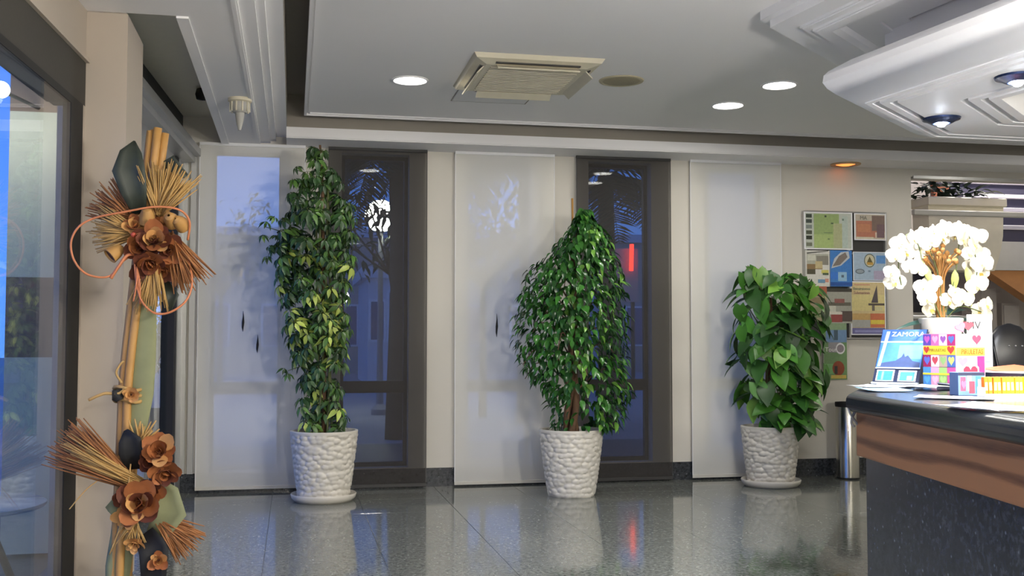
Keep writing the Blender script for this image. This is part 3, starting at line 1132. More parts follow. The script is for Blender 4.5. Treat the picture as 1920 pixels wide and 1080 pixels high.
for n3 in range(250):
    py_ = 512 + (800 - 512) * ((n3 + r3.random()) / 250)
    l, r_ = half_width(T3, py_, -1), half_width(T3, py_, 1)
    px_ = r3.uniform(l + 10, r_ - 12)
    q_ = at(px_, py_, dY3)
    half = (at(r_, py_, dY3).x - at(l, py_, dY3).x) / 2
    ctr = (at(r_, py_, dY3).x + at(l, py_, dY3).x) / 2
    u = (q_.x - ctr) / max(half, .01)
    dy = r3.choice((-1, -1, -1, 1)) * r3.uniform(.55, 1) * math.sqrt(max(.02, 1 - u * u)) * min(half, .38)
    pos = Vector((q_.x, dY3 + dy, q_.z)) - pc
    out = Vector((pos.x - (ctr - pc.x), dy, .1))
    out = out.normalized()
    d = (out * .5 + Vector((r3.uniform(-.6, .6), r3.uniform(-.3, .3), r3.uniform(-1.0, -.1)))).normalized()
    upv = (out * 1.1 + Vector((r3.uniform(-.4, .4), r3.uniform(-.3, .2), .8))).normalized()
    tone = 2 if r3.random() < .10 else (1 if r3.random() < .6 else 0)
    s = r3.uniform(.7, 1.12)
    put_leaf(heart[tone], pl3, pos - d * .08, d, upv, s)
    if n3 % 4 == 0:
        root = Vector((r3.uniform(-.05, .05), r3.uniform(-.05, .05), max(.5, pos.z - r3.uniform(.1, .4))))
        MB().tube(spline([root, (root + pos) / 2 + Vector((0, 0, .05)), pos - d * .1], 4), .005, 5).build('petiole', M_STEM, pl3, True)
for px_, py_, dd, uu, s in [(1394, 512, (.2, 0, -.5), (-.2, -1, .6), 1.1), (1480, 523, (.8, 0, .3), (-.3, -.5, 1), .9), (1533, 545, (.9, 0, -.4), (.3, -.6, 1), 1.0), (1520, 790, (.7, -.2, -.3), (.2, -.7, .8), .8)]:
    pos = at(px_, py_, dY3 - .1) - pc
    put_leaf(heart[1], pl3, pos, dd, uu, s)

# ================================================================== DRIED FLOWER TOTEM before the pillar
TY = 5.5


def tp(x, y, dy=0.0):
    return at(x, y, TY + dy)


tb = Vector((-.80, TY, 0))
tot = thing('dried_flower_totem', 'tall dried flower arrangement of bamboo, straw and rust flowers before the pillar', 'flower arrangement', tb)


def L_(x, y, dy=0.0):
    return tp(x, y, dy) - tb


smooth_by_angle(MB().lathe([(.16, 0), (.165, .02), (.15, .05), (.05, .07), (.03, .09)], n=28).build('base', M_BARK, tot))
for k, (xa, xb, dy) in enumerate([(283, 214, 0), (296, 224, -.02), (309, 233, .01), (302, 219, .03), (290, 240, .03)]):
    ytop = [246, 240, 250, 262, 244][k]
    pts = [Vector((xb * 0 + L_(xb, 1075, dy).x, dy, .06)), L_(xb, 1075, dy), L_(xb + 12, 820, dy), L_(xb + 18, 700, dy), L_((xa + xb) / 2 + 8, 480, dy), L_(xa, ytop, dy)]
    MB().tube(spline(pts, 4), [.021] * 21, 8).build('bamboo_stick', M_BAMBOO, tot, True)


def strip(pts, widths, m, name='cloth_strip', th=.012):
    b_ = MB()
    ring = []
    for p_, w in zip(pts, widths):
        ring.append([(p_.x + w * math.cos(t_), p_.y + w * .35 * math.sin(t_), p_.z) for t_ in np.linspace(0, 2 * PI, 15)])
    return b_.sheet(ring).build(name, m, tot, True)


strip([L_(270, 545), L_(272, 600), L_(268, 680), L_(266, 740), L_(256, 800), L_(252, 835)], [.05, .055, .06, .055, .05, .03], M_OLIVE)
strip([L_(236, 930), L_(232, 1000), L_(222, 1060), L_(218, 1110)], [.05, .06, .06, .05], M_OLIVE)


def fan(o_, ang0, ang1, length, n, m, name='straw_bunch', r=.0045, jitter=.15, dyspread=.5, seed=0, curve=.0):
    rr = random.Random(seed)
    b_ = MB()
    n = int(n * 1.5)
    for k in range(n):
        a_ = math.radians(ang0 + (ang1 - ang0) * (k + rr.uniform(-.5, .5)) / max(1, n - 1))
        l_ = length * rr.uniform(1 - jitter * 2, 1)
        d_ = Vector((math.cos(a_), -rr.uniform(0, dyspread), math.sin(a_))).normalized()
        s_ = o_ + Vector((rr.uniform(-.02, .02), rr.uniform(-.03, .0), rr.uniform(-.02, .02)))
        pts = [s_, s_ + d_ * l_ * .5 + Vector((0, 0, curve * l_ * .2)), s_ + d_ * l_ - Vector((0, 0, curve * l_))]
        b_.tube(pts, [r * .6, r, r * .5], 4)
    return b_.build(name, m, tot, True)


# upper cluster
fan(L_(262, 420), 95, 172, .26, 70, M_STRAW2, seed=1, dyspread=.35)
fan(L_(262, 440, -.03), 140, 205, .23, 60, M_STRAW, seed=2, dyspread=.35)
fan(L_(300, 400, -.04), 38, 118, .26, 80, M_STRAW, seed=3, dyspread=.35, r=.0045)
fan(L_(290, 480, -.05), 245, 285, .28, 60, M_STRAW, seed=4, dyspread=.3, r=.0045)
fan(L_(318, 440, -.04), 278, 318, .30, 55, M_STRAW2, seed=5, dyspread=.3)
# lower cluster
fan(L_(262, 915, -.03), 128, 160, .46, 130, M_STRAW2, seed=6, dyspread=.3, r=.0045)
fan(L_(262, 905, -.06), 140, 156, .40, 60, M_STRAW, seed=7, dyspread=.3, r=.004)
fan(L_(298, 970, -.03), 295, 345, .24, 70, M_STRAW2, seed=8, dyspread=.3, r=.0045)
fan(L_(262, 830, -.02), 40, 110, .13, 10, M_STRAW, seed=9, r=.006)
fan(L_(250, 975, -.03), 230, 300, .14, 22, M_STRAW, seed=10, r=.004)


def big_leaf(pts, widths, m, name='dried_leaf', fold=.3):
    b_ = MB()
    rows = []
    for i, (p_, w) in enumerate(zip(pts, widths)):
        t_ = (pts[min(i + 1, len(pts) - 1)] - pts[max(i - 1, 0)]).normalized()
        s_ = t_.cross(Vector((0, -1, 0))).normalized()
        rows.append([p_ - s_ * w + Vector((0, -fold * w, 0)), p_ - s_ * w * .5 + Vector((0, -fold * .2 * w, 0)), p_, p_ + s_ * w * .5 + Vector((0, -fold * .2 * w, 0)), p_ + s_ * w + Vector((0, -fold * w, 0))])
    b_.sheet(rows)
    o = b_.build(name, m, tot, True)
    md = o.modifiers.new('thickness', 'SOLIDIFY')
    md.thickness = .003
    return o


big_leaf([L_(262, 400, -.05), L_(252, 360, -.09), L_(242, 320, -.10), L_(246, 285, -.08), L_(252, 264, -.05)], [.03, .06, .075, .05, .004], M_DLEAF)
big_leaf([L_(300, 330, .02), L_(325, 315, -.0), L_(350, 330, -.02)], [.05, .06, .01], M_DLEAF)
big_leaf([L_(250, 880, -.05), L_(246, 850, -.09), L_(244, 825, -.10), L_(236, 806, -.08)], [.03, .055, .05, .01], M_BLACK)
big_leaf([L_(285, 905, -.03), L_(308, 930, -.07), L_(318, 962, -.08), L_(300, 990, -.06), L_(280, 1000, -.03)], [.04, .075, .08, .06, .02], M_OLIVE)
big_leaf([L_(240, 960, -.03), L_(215, 945, -.06), L_(200, 955, -.06)], [.05, .05, .01], M_OLIVE)
big_leaf([L_(270, 1000, -.05), L_(290, 1030, -.08), L_(288, 1075, -.08), L_(270, 1105, -.05)], [.05, .07, .06, .01], M_BLACK)
big_leaf([L_(310, 530, -.02), L_(322, 555, -.05), L_(318, 585, -.03)], [.02, .035, .005], M_DLEAF)
petal = leaf_mesh('petal', M_PETAL, .082, .08, fold=.35, droop=-.5, shape='petal', n=5)
petald = leaf_mesh('petal', M_PETALD, .082, .08, fold=.35, droop=-.5, shape='petal', n=5)
petaly = leaf_mesh('petal', mat('tan_petal', (208, 156, 96), .6, var=.3), .08, .07, fold=.35, droop=-.4, shape='petal', n=5)


def flower(x, y, dy, s, mix, n=7, seed=0, facing=(0, -1, .15)):
    rr = random.Random(seed)
    c_ = L_(x, y, dy)
    f_ = Vector(facing).normalized()
    core = MB().lathe([(.001, -.02), (.018, -.012), (.022, 0), (.012, .015), (.001, .02)], n=10).build('dried_flower', M_PETALD, tot, True)
    core.matrix_basis = Matrix.LocRotScale(c_, orient(Vector((1, 0, 0)), f_).to_quaternion(), Vector((s, s, s)))
    for ring_, cnt, tilt in ((0, n + 1, .15), (1, n, .75), (2, n - 3, 1.7)):
        for k in range(cnt):
            w = 2 * PI * k / cnt + ring_ * .4 + rr.uniform(-.2, .2)
            d_ = Vector((math.cos(w), math.sin(w), tilt + rr.uniform(-.2, .2)))
            put_leaf(rr.choice(mix), core, d_.normalized() * .012, d_, (-.3 * math.cos(w), -.3 * math.sin(w), 1), rr.uniform(.7, 1.15) * (1 - .22 * ring_), 'petal')


flower(292, 452, -.10, 1.0, [petal, petald, petaly], 7, 1, (.2, -1, .2))
flower(262, 465, -.08, .9, [petald, petal], 7, 2, (-.4, -1, 0))
flower(283, 492, -.08, .95, [petald, petald, petal], 7, 3, (.1, -1, -.5))
flower(318, 470, -.07, .8, [petald, petal], 6, 4, (.7, -1, 0))
flower(255, 425, -.06, .8, [petaly, petal], 6, 5, (-.5, -1, .4))
flower(300, 848, -.09, 1.0, [petal, petaly, petal], 7, 6, (.5, -1, .3))
flower(312, 885, -.08, .9, [petal, petal, petald], 6, 7, (.5, -1, -.3))
flower(282, 868, -.07, .8, [petald, petald], 6, 8, (-.2, -1, .2))
flower(262, 945, -.11, 1.15, [petal, petaly, petal, petald], 8, 9, (0, -1, .25))
flower(242, 968, -.08, .8, [petaly, petal], 6, 10, (-.4, -1, -.3))
flower(252, 1018, -.07, .6, [petaly], 5, 11, (-.2, -1, -.4))
flower(298, 1050, -.09, .6, [petaly, petal], 5, 12, (.3, -1, 0))
flower(300, 425, -.05, .8, [petaly, petal], 6, 13, (.4, -1, .5))
flower(272, 500, -.05, .8, [petald, petal], 6, 14, (-.3, -1, -.5))
flower(305, 505, -.05, .8, [petald, petal], 6, 15, (.4, -1, -.4))
flower(285, 925, -.07, .8, [petald, petal], 6, 16, (.3, -1, .1))
flower(235, 935, -.08, .75, [petald, petaly], 6, 17, (-.5, -1, .1))
rb = MB().lathe([(.001, .012), (.012, .006), (.014, 0), (.008, -.01), (.001, -.014)], n=10).build('red_bud', mat('red_bud', (196, 84, 60), .5), tot, True)
rb.location = L_(250, 440, -.13)
for x, y, rot in ((212, 476, (0, .9, .5)), (322, 414, (1.2, -.4, 0)), (340, 420, (1.0, -.9, 0)), (276, 410, (.6, 0, 0))):
    pod = smooth_by_angle(MB().lathe([(.006, .06), (.022, .05), (.034, .02), (.040, -.02), (.037, -.022), (.03, .0), (.015, .02)], n=16, close=False).build('seed_pod', M_BAMBOO, tot))
    pod.location = L_(x, y, -.09)
    pod.rotation_euler = rot
    MB().lathe([(.001, -.012), (.033, -.012)], n=16, close=False).build('pod_opening', M_PETALD, pod)


def cane(pts, r=.0055):
    P = [L_(x, y, dy) for x, y, dy in pts]
    MB().tube(spline(P, 8), r, 6).build('cane_loop', M_CANE, tot, True)


cane([(262, 470, -.06), (230, 490, -.10), (205, 518, -.12), (165, 515, -.13), (140, 490, -.14), (133, 455, -.15), (148, 425, -.15), (180, 408, -.15), (230, 398, -.16), (290, 388, -.16), (335, 393, -.15), (355, 415, -.12), (352, 450, -.08)])
cane([(252, 485, -.10), (256, 530, -.12), (266, 565, -.14), (290, 587, -.15), (320, 585, -.15), (350, 562, -.14), (360, 525, -.12), (350, 480, -.08), (330, 455, -.06)])
cane([(262, 480, -.09), (240, 478, -.12), (222, 500, -.13), (208, 522, -.12)], .008)
for k, (x, y) in enumerate(((258, 545), (250, 565), (262, 570))):
    MB().tube(spline([L_(256, 500, -.11), L_((256 + x) / 2 + 3, 530, -.13), L_(x, y, -.12)], 5), .0045, 5).build('cane_end', M_CANE, tot, True)
# knot half way down
kn = MB()
for k in range(3):
    pts = [L_(240, 728 + k * 11, 0) + Vector((math.cos(w) * .065, math.sin(w) * .05, .01 * math.sin(w * 2))) for w in np.linspace(0, 2 * PI, 15)]
    kn.tube(pts, .009, 6)
kn.build('binding', M_STRAW, tot, True)
flower(247, 740, -.06, .55, [petaly, petaly], 6, 20, (.2, -1, 0))
MB().tube(spline([L_(234, 728, -.05), L_(222, 738, -.07), L_(195, 738, -.08), L_(166, 750, -.08)], 6), [.008] * 19, 6).build('twig', M_STRAW, tot, True)
MB().tube(spline([L_(228, 718, -.05), L_(218, 700, -.06), L_(224, 685, -.06), L_(232, 677, -.05)], 6), .006, 6).build('twig', M_STRAW, tot, True)
big_leaf([L_(232, 735, -.06), L_(220, 740, -.08), L_(214, 752, -.08)], [.02, .03, .01], M_BLACK)
MB().tube(spline([L_(245, 870, -.08), L_(238, 930, -.12), L_(226, 985, -.12), L_(205, 1040, -.10)], 6), .0035, 5).build('twig', M_STRAW, tot, True)
MB().tube(spline([L_(215, 880, -.05), L_(165, 915, -.09), L_(130, 955, -.10)], 6), .003, 5).build('twig', M_STRAW, tot, True)

# ================================================================== RECEPTION COUNTER
def poly_inset(poly, d):
    n = len(poly)
    out = []
    for i in range(n):
        p0, p1, p2 = Vector(poly[i - 1]), Vector(poly[i]), Vector(poly[(i + 1) % n])
        t0, t1_ = (p1 - p0).normalized(), (p2 - p1).normalized()
        n0, n1 = Vector((-t0.y, t0.x)), Vector((-t1_.y, t1_.x))
        b_ = (n0 + n1).normalized()
        q_ = p1 + b_ * (d / max(.3, b_.dot(n0)))
        out.append((q_.x, q_.y))
    return out


CT = 1.10
cpoly = [(2.02, 1.70), (2.90, 1.55), (3.42, 4.10), (4.78, 6.10), (3.92, 6.66), (2.57, 4.65)]      # counter clockwise
cbase = (3.2, 4.6)
cl = [(x - cbase[0], y - cbase[1]) for x, y in cpoly]
ct = thing('reception_counter', 'reception counter with a wooden band above dark granite panels', 'counter', (cbase[0], cbase[1], 0))
inA = poly_inset(cl, .045)
inB = poly_inset(cl, .085)
inC = poly_inset(cl, .12)
MB().prism(inC, 0, .80).build('carcass', M_DGREY, ct)


def side_panels(polyo, polyi, z0, z1, m, name, gap=.002):
    n = len(polyo)
    for i in range(n):
        a_, b_ = Vector(polyo[i]), Vector(polyo[(i + 1) % n])
        c_, d_ = Vector(polyi[(i + 1) % n]), Vector(polyi[i])
        t_ = (b_ - a_).normalized() * gap
        MB().prism([tuple(a_ + t_), tuple(b_ - t_), tuple(c_ - t_), tuple(d_ + t_)], z0, z1).build(name, m, ct)


side_panels(inB, inC, 0.0, .808, M_BASE, 'granite_panel')
side_panels(inA, inC, .808, 1.012, M_WOOD, 'wooden_band')
slab = tag(MB().prism(cl, 1.012, CT).build('counter_top', M_SLAB, None, False, (cbase[0], cbase[1], 0)), 'black stone slab on top of the reception counter with a rounded edge', 'countertop')
bv = slab.modifiers.new('rounded_edge', 'BEVEL')
bv.width = .034
bv.segments = 5
bv.limit_method = 'ANGLE'
slab.data.polygons.foreach_set('use_smooth', [True] * len(slab.data.polygons))
slab.data.set_sharp_from_angle(angle=math.radians(40))
cbl = MB()
for pts in ([(1590, 758, .03), (1594, 775, .0), (1604, 790, .0), (1612, 800, .0)], [(1606, 768, .0), (1600, 778, .0), (1596, 792, .0), (1602, 800, .0)]):
    cbl.tube(spline([at(x, y, 4.62 + dy) for x, y, dy in pts], 6), .006, 6)
tag(cbl.build('loose_cable', mat('grey_cable', (150, 150, 150), .5), None, True), 'thin grey cable hanging in a tangle under the counter slab corner', 'cable')

Z0 = CT


def papers(specs):
    for i, (x, y, rz, w, h, dz, lab, m) in enumerate(specs):
        p_ = atz(x, y, Z0)
        rows = []
        rr = random.Random(i)
        cu = rr.uniform(.004, .014)
        for u in np.linspace(-.5, .5, 6):
            rows.append([(u * w, v * h, .002 + cu * (abs(u) * 2) ** 3 * (1 if i % 2 else .3) + cu * max(0, v) ** 2 * 2) for v in np.linspace(-.5, .5, 6)])
        o = MB().sheet(rows).build('paper_sheet', m, None, True, (p_.x, p_.y, Z0 + dz), (0, 0, rz))
        md = o.modifiers.new('thickness', 'SOLIDIFY')
        md.thickness = .0012
        md.offset = 1
        tag(o, lab, 'paper', 'loose papers on the counter')


M_BPAP = mat('pale_blue_paper', (150, 190, 220), .6, var=.15, scale=20)
papers([
    (1655, 727, .5, .21, .30, .001, 'white sheet overhanging the far left end of the counter', M_WHITE),
    (1655, 733, -.3, .21, .30, .004, 'pale blue leaflet under the white sheets at the counter corner', M_BPAP),
    (1700, 729, 1.0, .21, .30, .008, 'white sheet lying in front of the blue brochure stand', M_WHITE),
    (1740, 731, .2, .21, .30, .011, 'white sheet lying before the patterned side of the heart box', M_WHITE),
    (1790, 748, .9, .22, .31, .004, 'white sheet beneath the small dark case', M_WHITE),
    (1840, 768, .15, .24, .33, .002, 'large white sheet along the near edge of the counter', M_WHITE),
    (1905, 772, .7, .22, .31, .005, 'white sheet cut by the right picture edge in front of the candy tray', M_WHITE),
])


def patch_prints(o_parent, w, h, prints, y=-.0008, name='printed_picture', x0=None):
    """flat print: list of (u0,v0,u1,v1,rgb) or ('poly',[(u,v)..],rgb); u right, v up, fractions of the card"""
    b_ = MB()
    for k, pr in enumerate(prints):
        yy = y - k * .00025
        if pr[0] == 'poly':
            pts, rgb = pr[1], pr[2]
        else:
            u0, v0, u1, v1, rgb = pr
            pts = [(u0, v0), (u1, v0), (u1, v1), (u0, v1)]
        b_.use(mat('ink_%d_%d_%d' % rgb, rgb, .55, var=.18, scale=40))
        b_.add([((u - .5) * w, yy, v * h) for u, v in pts], [tuple(range(len(pts)))])
    return b_.build(name, None, o_parent)


def heart_pts(cu, cv, su, sv_, n=18):
    out = []
    for k in range(n):
        t = 2 * PI * k / n
        x = 16 * math.sin(t) ** 3
        y = 13 * math.cos(t) - 5 * math.cos(2 * t) - 2 * math.cos(3 * t) - math.cos(4 * t)
        out.append((cu - x / 34 * su, cv + (y + 2.5) / 30 * sv_))
    return out


def circ(cu, cv, ru, rv, n=20):
    return [(cu + ru * math.cos(2 * PI * k / n), cv + rv * math.sin(2 * PI * k / n)) for k in range(n)]


# ---- blue brochure stand
SROT = math.atan2(-.75, .66)
sp_ = Vector((3.36, 5.52, Z0))
stand = thing('brochure_stand', 'sloping navy display stand holding blue brochures on the counter', 'display stand', sp_, SROT)
SW = .26
tilt = math.atan2(.20, .30)
bo = MB().cbox((-SW / 2, -.004, 0), (SW / 2, .004, .36), .0015).build('back_board', mat('navy_board', (38, 46, 74), .4), stand, False, (0, .0, .012), (-tilt, 0, 0))
MB().cbox((-SW / 2, -.03, 0), (SW / 2, .0, .012), .002).build('ledge', mat('clear_acrylic', (214, 224, 236), .15), stand)
MB().add([(SW / 2 - .004, .0, .012), (SW / 2 - .004, .215, .30), (SW / 2 - .004, .17, 0), (SW / 2, .0, .012), (SW / 2, .215, .30), (SW / 2, .17, 0)],
         [(0, 1, 2), (5, 4, 3), (0, 3, 4, 1), (1, 4, 5, 2), (2, 5, 3, 0)]).build('side_support', MATS['navy_board'], stand)
MB().add([(-SW / 2 + .004, .0, .012), (-SW / 2 + .004, .215, .30), (-SW / 2 + .004, .17, 0), (-SW / 2, .0, .012), (-SW / 2, .215, .30), (-SW / 2, .17, 0)],
         [(2, 1, 0), (3, 4, 5), (1, 4, 3, 0), (2, 5, 4, 1), (0, 3, 5, 2)]).build('side_support', MATS['navy_board'], stand)


def on_stand(name, lab, w, h, u, s, prints, base, off=.0, cat='brochure', group='brochures on the blue stand'):
    t = thing(name, lab, cat, (0, 0, 0), 0, group)
    M4 = Matrix.Translation(sp_) @ Matrix.Rotation(SROT, 4, 'Z') @ Matrix.Translation((0, 0, .012)) @ Matrix.Rotation(-tilt, 4, 'X') @ Matrix.Translation((u, -.0065 - off, s))
    t.matrix_world = M4
    MB().box((-w / 2, -.001, 0), (w / 2, .001, h)).build('cover', base, t)
    patch_prints(t, w, h, prints, -.0015)
    return t


B_BL = mat('brochure_blue', (74, 120, 214), .35, var=.1)
bro = on_stand('travel_brochure', 'large blue travel brochure with white title letters and a dark skyline', .25, .27, 0, .085,
               [(.0, .70, 1, 1, (70, 112, 206)), (.0, .665, 1, .70, (214, 230, 250)), (.02, .04, .98, .665, (78, 140, 226)), (.45, .25, .98, .6, (120, 184, 240)),
                ('poly', [(.05, .04), (.98, .04), (.98, .16), (.80, .20), (.68, .34), (.62, .30), (.58, .40), (.54, .30), (.42, .20), (.2, .16), (.05, .12)], (66, 84, 130)),
                ('poly', [(.03, .06), (.10, .06), (.18, .95), (.10, .95)], (206, 228, 250)), (.0, .0, 1, .035, (220, 234, 250))], B_BL)
link('lettering', text_mesh('ZAMORA', .045, M_WHITE), bro, (.025, -.0045, .235), (PI / 2, 0, 0))
on_stand('leaflet', 'small blue leaflet at the foot of the stand, left of the pair', .10, .075, -.062, .0, [(.08, .05, .92, .9, (60, 140, 222)), (.0, .9, 1, 1, (230, 240, 250)), (.3, .1, .42, .85, (130, 190, 240))], M_WHITE, .004)
on_stand('leaflet', 'small blue leaflet at the foot of the stand, right of the pair', .10, .072, .062, .0, [(.1, .05, .9, .86, (74, 150, 228)), (.5, .1, .8, .5, (150, 200, 244))], M_WHITE, .004)

# ---- heart patterned candy box
hb = at(1793, 700, 5.15)
hbx = thing('heart_candy_box', 'square candy box printed with coloured hearts and yellow lettered bands', 'candy box', (hb.x, hb.y, Z0))
HS, HH = .205, .285
# two visible faces meet at the near corner (local origin): left face runs along direction A, right face along B
fa, fb = math.radians(110), math.radians(20)
A2, B2 = Vector((math.cos(fa), math.sin(fa))), Vector((math.cos(fb), math.sin(fb)))
wA, wB = .205, .25
pp = [(0, 0), tuple(B2 * wB), tuple(A2 * wA + B2 * wB), tuple(A2 * wA)]
MB().prism(pp, 0, HH).build('carton', M_WHITE, hbx)
M_PINK = mat('ink_pink', (236, 120, 160), .5)


def face_frame(origin, direction):
    e_ = bpy.data.objects.new('printed_face', None)
    return e_


def face_prints(name, o2, ang, w, prints, texts):
    b_ = MB()
    for k, pr in enumerate(prints):
        yy = -.0012 - k * .0002
        if pr[0] == 'poly':
            pts, rgb = pr[1], pr[2]
        else:
            u0, v0, u1, v1, rgb = pr
            pts = [(u0, v0), (u1, v0), (u1, v1), (u0, v1)]
        b_.use(mat('ink_%d_%d_%d' % rgb, rgb, .55, var=.12, scale=40))
        b_.add([(u * w, yy, v * HH) for u, v in pts], [tuple(range(len(pts)))])
    fo_ = b_.build(name, None, hbx, False, (o2[0], o2[1], 0), (0, 0, ang))
    for body, size, u, v, rgb in texts:
        link('lettering', text_mesh(body, size, mat('ink_%d_%d_%d' % rgb, rgb, .55)), fo_, (u * w, -.012, v * HH), (PI / 2, 0, 0))


YEL = (244, 214, 70)
prA = [(0, 0, 1, 1, (198, 140, 176))]
cols_top = [((92, 70, 168), (190, 90, 180)), ((196, 110, 170), (236, 170, 210)), ((246, 214, 236), (150, 90, 170)), ((176, 50, 110), (86, 120, 226))]
for k, (bg, hc) in enumerate(cols_top):
    prA.append((k / 4, .78, (k + 1) / 4, .99, bg))
    prA.append(('poly', heart_pts(k / 4 + .125, .885, .19, .16), hc))
prA.append((0, .60, 1, .77, YEL))
prA.append(('poly', heart_pts(.11, .685, .19, .15), (196, 66, 56)))
prA.append(('poly', heart_pts(.86, .685, .24, .17), (206, 70, 56)))
for k, (bg, hc) in enumerate([((160, 40, 90), (90, 110, 220)), ((250, 226, 240), (196, 76, 90)), ((190, 160, 150), (150, 190, 120)), ((80, 110, 180), (226, 236, 120))]):
    prA.append((k / 4, .37, (k + 1) / 4, .59, bg))
    prA.append(('poly', heart_pts(k / 4 + .125, .48, .20, .18), hc))
for k, hc in enumerate([(84, 150, 226), (240, 170, 206), (160, 208, 120), (214, 90, 160)]):
    prA.append((k / 4, .24, (k + 1) / 4, .36, hc))
    prA.append((k / 4, .0, (k + 1) / 4, .22, tuple(int(c * .92) for c in hc)))
    prA.append(('poly', heart_pts(k / 4 + .125, .11, .20, .17), tuple(min(255, int(c * 1.12)) for c in hc)))
prA.append((0, .215, 1, .25, YEL))
a_org = A2 * wA
face_prints('printed_side', (a_org.x, a_org.y), fa + PI, wA, prA, [('PIRULETAS', .022, .485, .685, (120, 84, 20))])
prB = [(0, 0, 1, 1, (252, 244, 248)), ('poly', heart_pts(.25, .87, .30, .18), (250, 214, 220)), ('poly', heart_pts(.72, .88, .34, .20), (214, 90, 120)), (0, .58, 1, .74, (250, 228, 100)),
       (.72, .02, .98, .57, (226, 70, 150)), (.72, .02, .98, .18, (232, 60, 80)), ('poly', heart_pts(.22, .46, .36, .2), (244, 160, 196)), ('poly', heart_pts(.48, .22, .66, .42), (250, 250, 250)),
       ('poly', heart_pts(.48, .22, .54, .35), (230, 70, 96)), (.25, .23, .71, .275, (250, 170, 190))]
face_prints('printed_front', (0, 0), fb, wB, prB, [('PIRULETAS', .040, .5, .655, (196, 84, 30))])
tis = MB()
rr = random.Random(4)
for k in range(2):
    c_ = (A2 * wA * rr.uniform(.0, .3) + B2 * wB * rr.uniform(.2, .9))
    lp = MB().use(mat('ink_red', (222, 54, 70), .4) if k % 2 else M_PINK)
    hp = heart_pts(0, 0, .06, .055, 16)
    n_ = len(hp)
    lp.add([(u, -.005, v) for u, v in hp] + [(u, .005, v) for u, v in hp], [tuple(range(n_)), tuple(range(2 * n_ - 1, n_ - 1, -1))] + [(i, n_ + i, n_ + (i + 1) % n_, (i + 1) % n_) for i in range(n_)])
    lp.use(M_WHITE).tube([(0, 0, -.02), (0, 0, -.10)], .002, 5)
    lo = lp.build('heart_lollipop', None, None, False, (hb.x + c_.x, hb.y + c_.y, Z0 + HH + .032 + rr.uniform(-.01, .015)), (rr.uniform(-.3, .3), rr.uniform(-.5, .5), rr.uniform(-.6, .4)))
    tag(lo, ('pink', 'red')[k] + ' heart shaped lollipop sticking out of the heart box top', 'lollipop', 'heart lollipops on the candy box')

# ---- blue and red carton and the tray of candy sticks
cp = at(1822, 745, 4.32)
cb = thing('small_candy_carton', 'small blue and red candy carton in front of the heart box', 'candy box', (cp.x, cp.y, Z0), -.12)
MB().cbox((-.062, 0, 0), (.062, .08, .105), .002).build('carton', mat('carton_blue', (120, 150, 206), .5), cb)
patch_prints(cb, .124, .105, [(.02, .02, .98, .98, (112, 146, 208)), (.0, .86, 1, 1, (44, 48, 74)), (.08, .2, .28, .8, (214, 80, 110)), (.34, .2, .5, .86, (236, 236, 244)), (.40, .1, .62, .62, (206, 70, 90)), (.66, .1, .94, .84, (70, 130, 216)), ('poly', heart_pts(.2, .45, .2, .4), (236, 110, 150)), (.74, .3, .84, .7, (220, 234, 250))])
tray0 = at(1886, 748, 4.05)
tr = thing('candy_tray', 'low white tray holding the orange and yellow candy sticks', 'tray', (tray0.x, tray0.y, Z0), -.1)
ty_ = MB()
ty_.box((-.095, -.005, 0), (.115, .06, .004))
ty_.box((-.095, -.005, .004), (.115, -.002, .022)).box((-.095, .057, .004), (.115, .06, .05)).box((-.095, -.002, .004), (-.092, .057, .05)).box((.112, -.002, .004), (.115, .057, .05))
ty_.build('tray_body', M_WHITE, tr)
nc = 10
for k in range(nc):
    t = k / (nc - 1)
    rgb = (int(236 + 14 * t), int(122 + 100 * t), int(36 + 20 * t))
    o = thing('candy_stick', '%s candy stick from the blue carton, %s, in the white tray' % (('first', 'second', 'third', 'fourth', 'fifth', 'sixth', 'seventh', 'eighth', 'ninth', 'tenth')[k], 'orange' if k < 4 else 'golden' if k < 7 else 'yellow'), 'candy', (0, 0, 0), 0, 'candy sticks in the white tray')
    o.matrix_world = Matrix.Translation((tray0.x, tray0.y, Z0)) @ Matrix.Rotation(-.1, 4, 'Z') @ Matrix.Translation((-.080 + .0198 * k, .022, .006)) @ Matrix.Rotation(random.uniform(-.06, .06), 4, 'Y')
    MB().cbox((-.0085, -.012, 0), (.0085, .012, .088), .003).build('wrapper', mat('candy_%d' % k, rgb, .3, var=.25, scale=50), o)
    MB().box((-.006, -.0135, .03), (.006, -.012, .065)).build('wrapper_label', mat('candy_label', (252, 226, 150), .4), o)

# ---- small dark case, white card, bag, folder
p_ = atz(1795, 738, Z0)
dc = thing('dark_case', 'small dark low case lying on the papers before the heart box', 'case', (p_.x, p_.y, Z0 + .012), -.55)
MB().cbox((-.09, -.03, 0), (.09, .03, .02), .005).build('case_body', mat('dark_plastic', (34, 37, 52), .3), dc)
lid = MB().cbox((-.088, -.028, 0), (.088, .028, .012), .005).build('case_lid', mat('dark_plastic_lid', (44, 48, 66), .2), dc, False, (0, 0, .02), (0, .10, 0))
MB().tube([(.08, -.02, .012), (.20, -.05, .006)], .004, 6).build('pen', mat('pen_blue', (40, 52, 92), .3), dc, True)

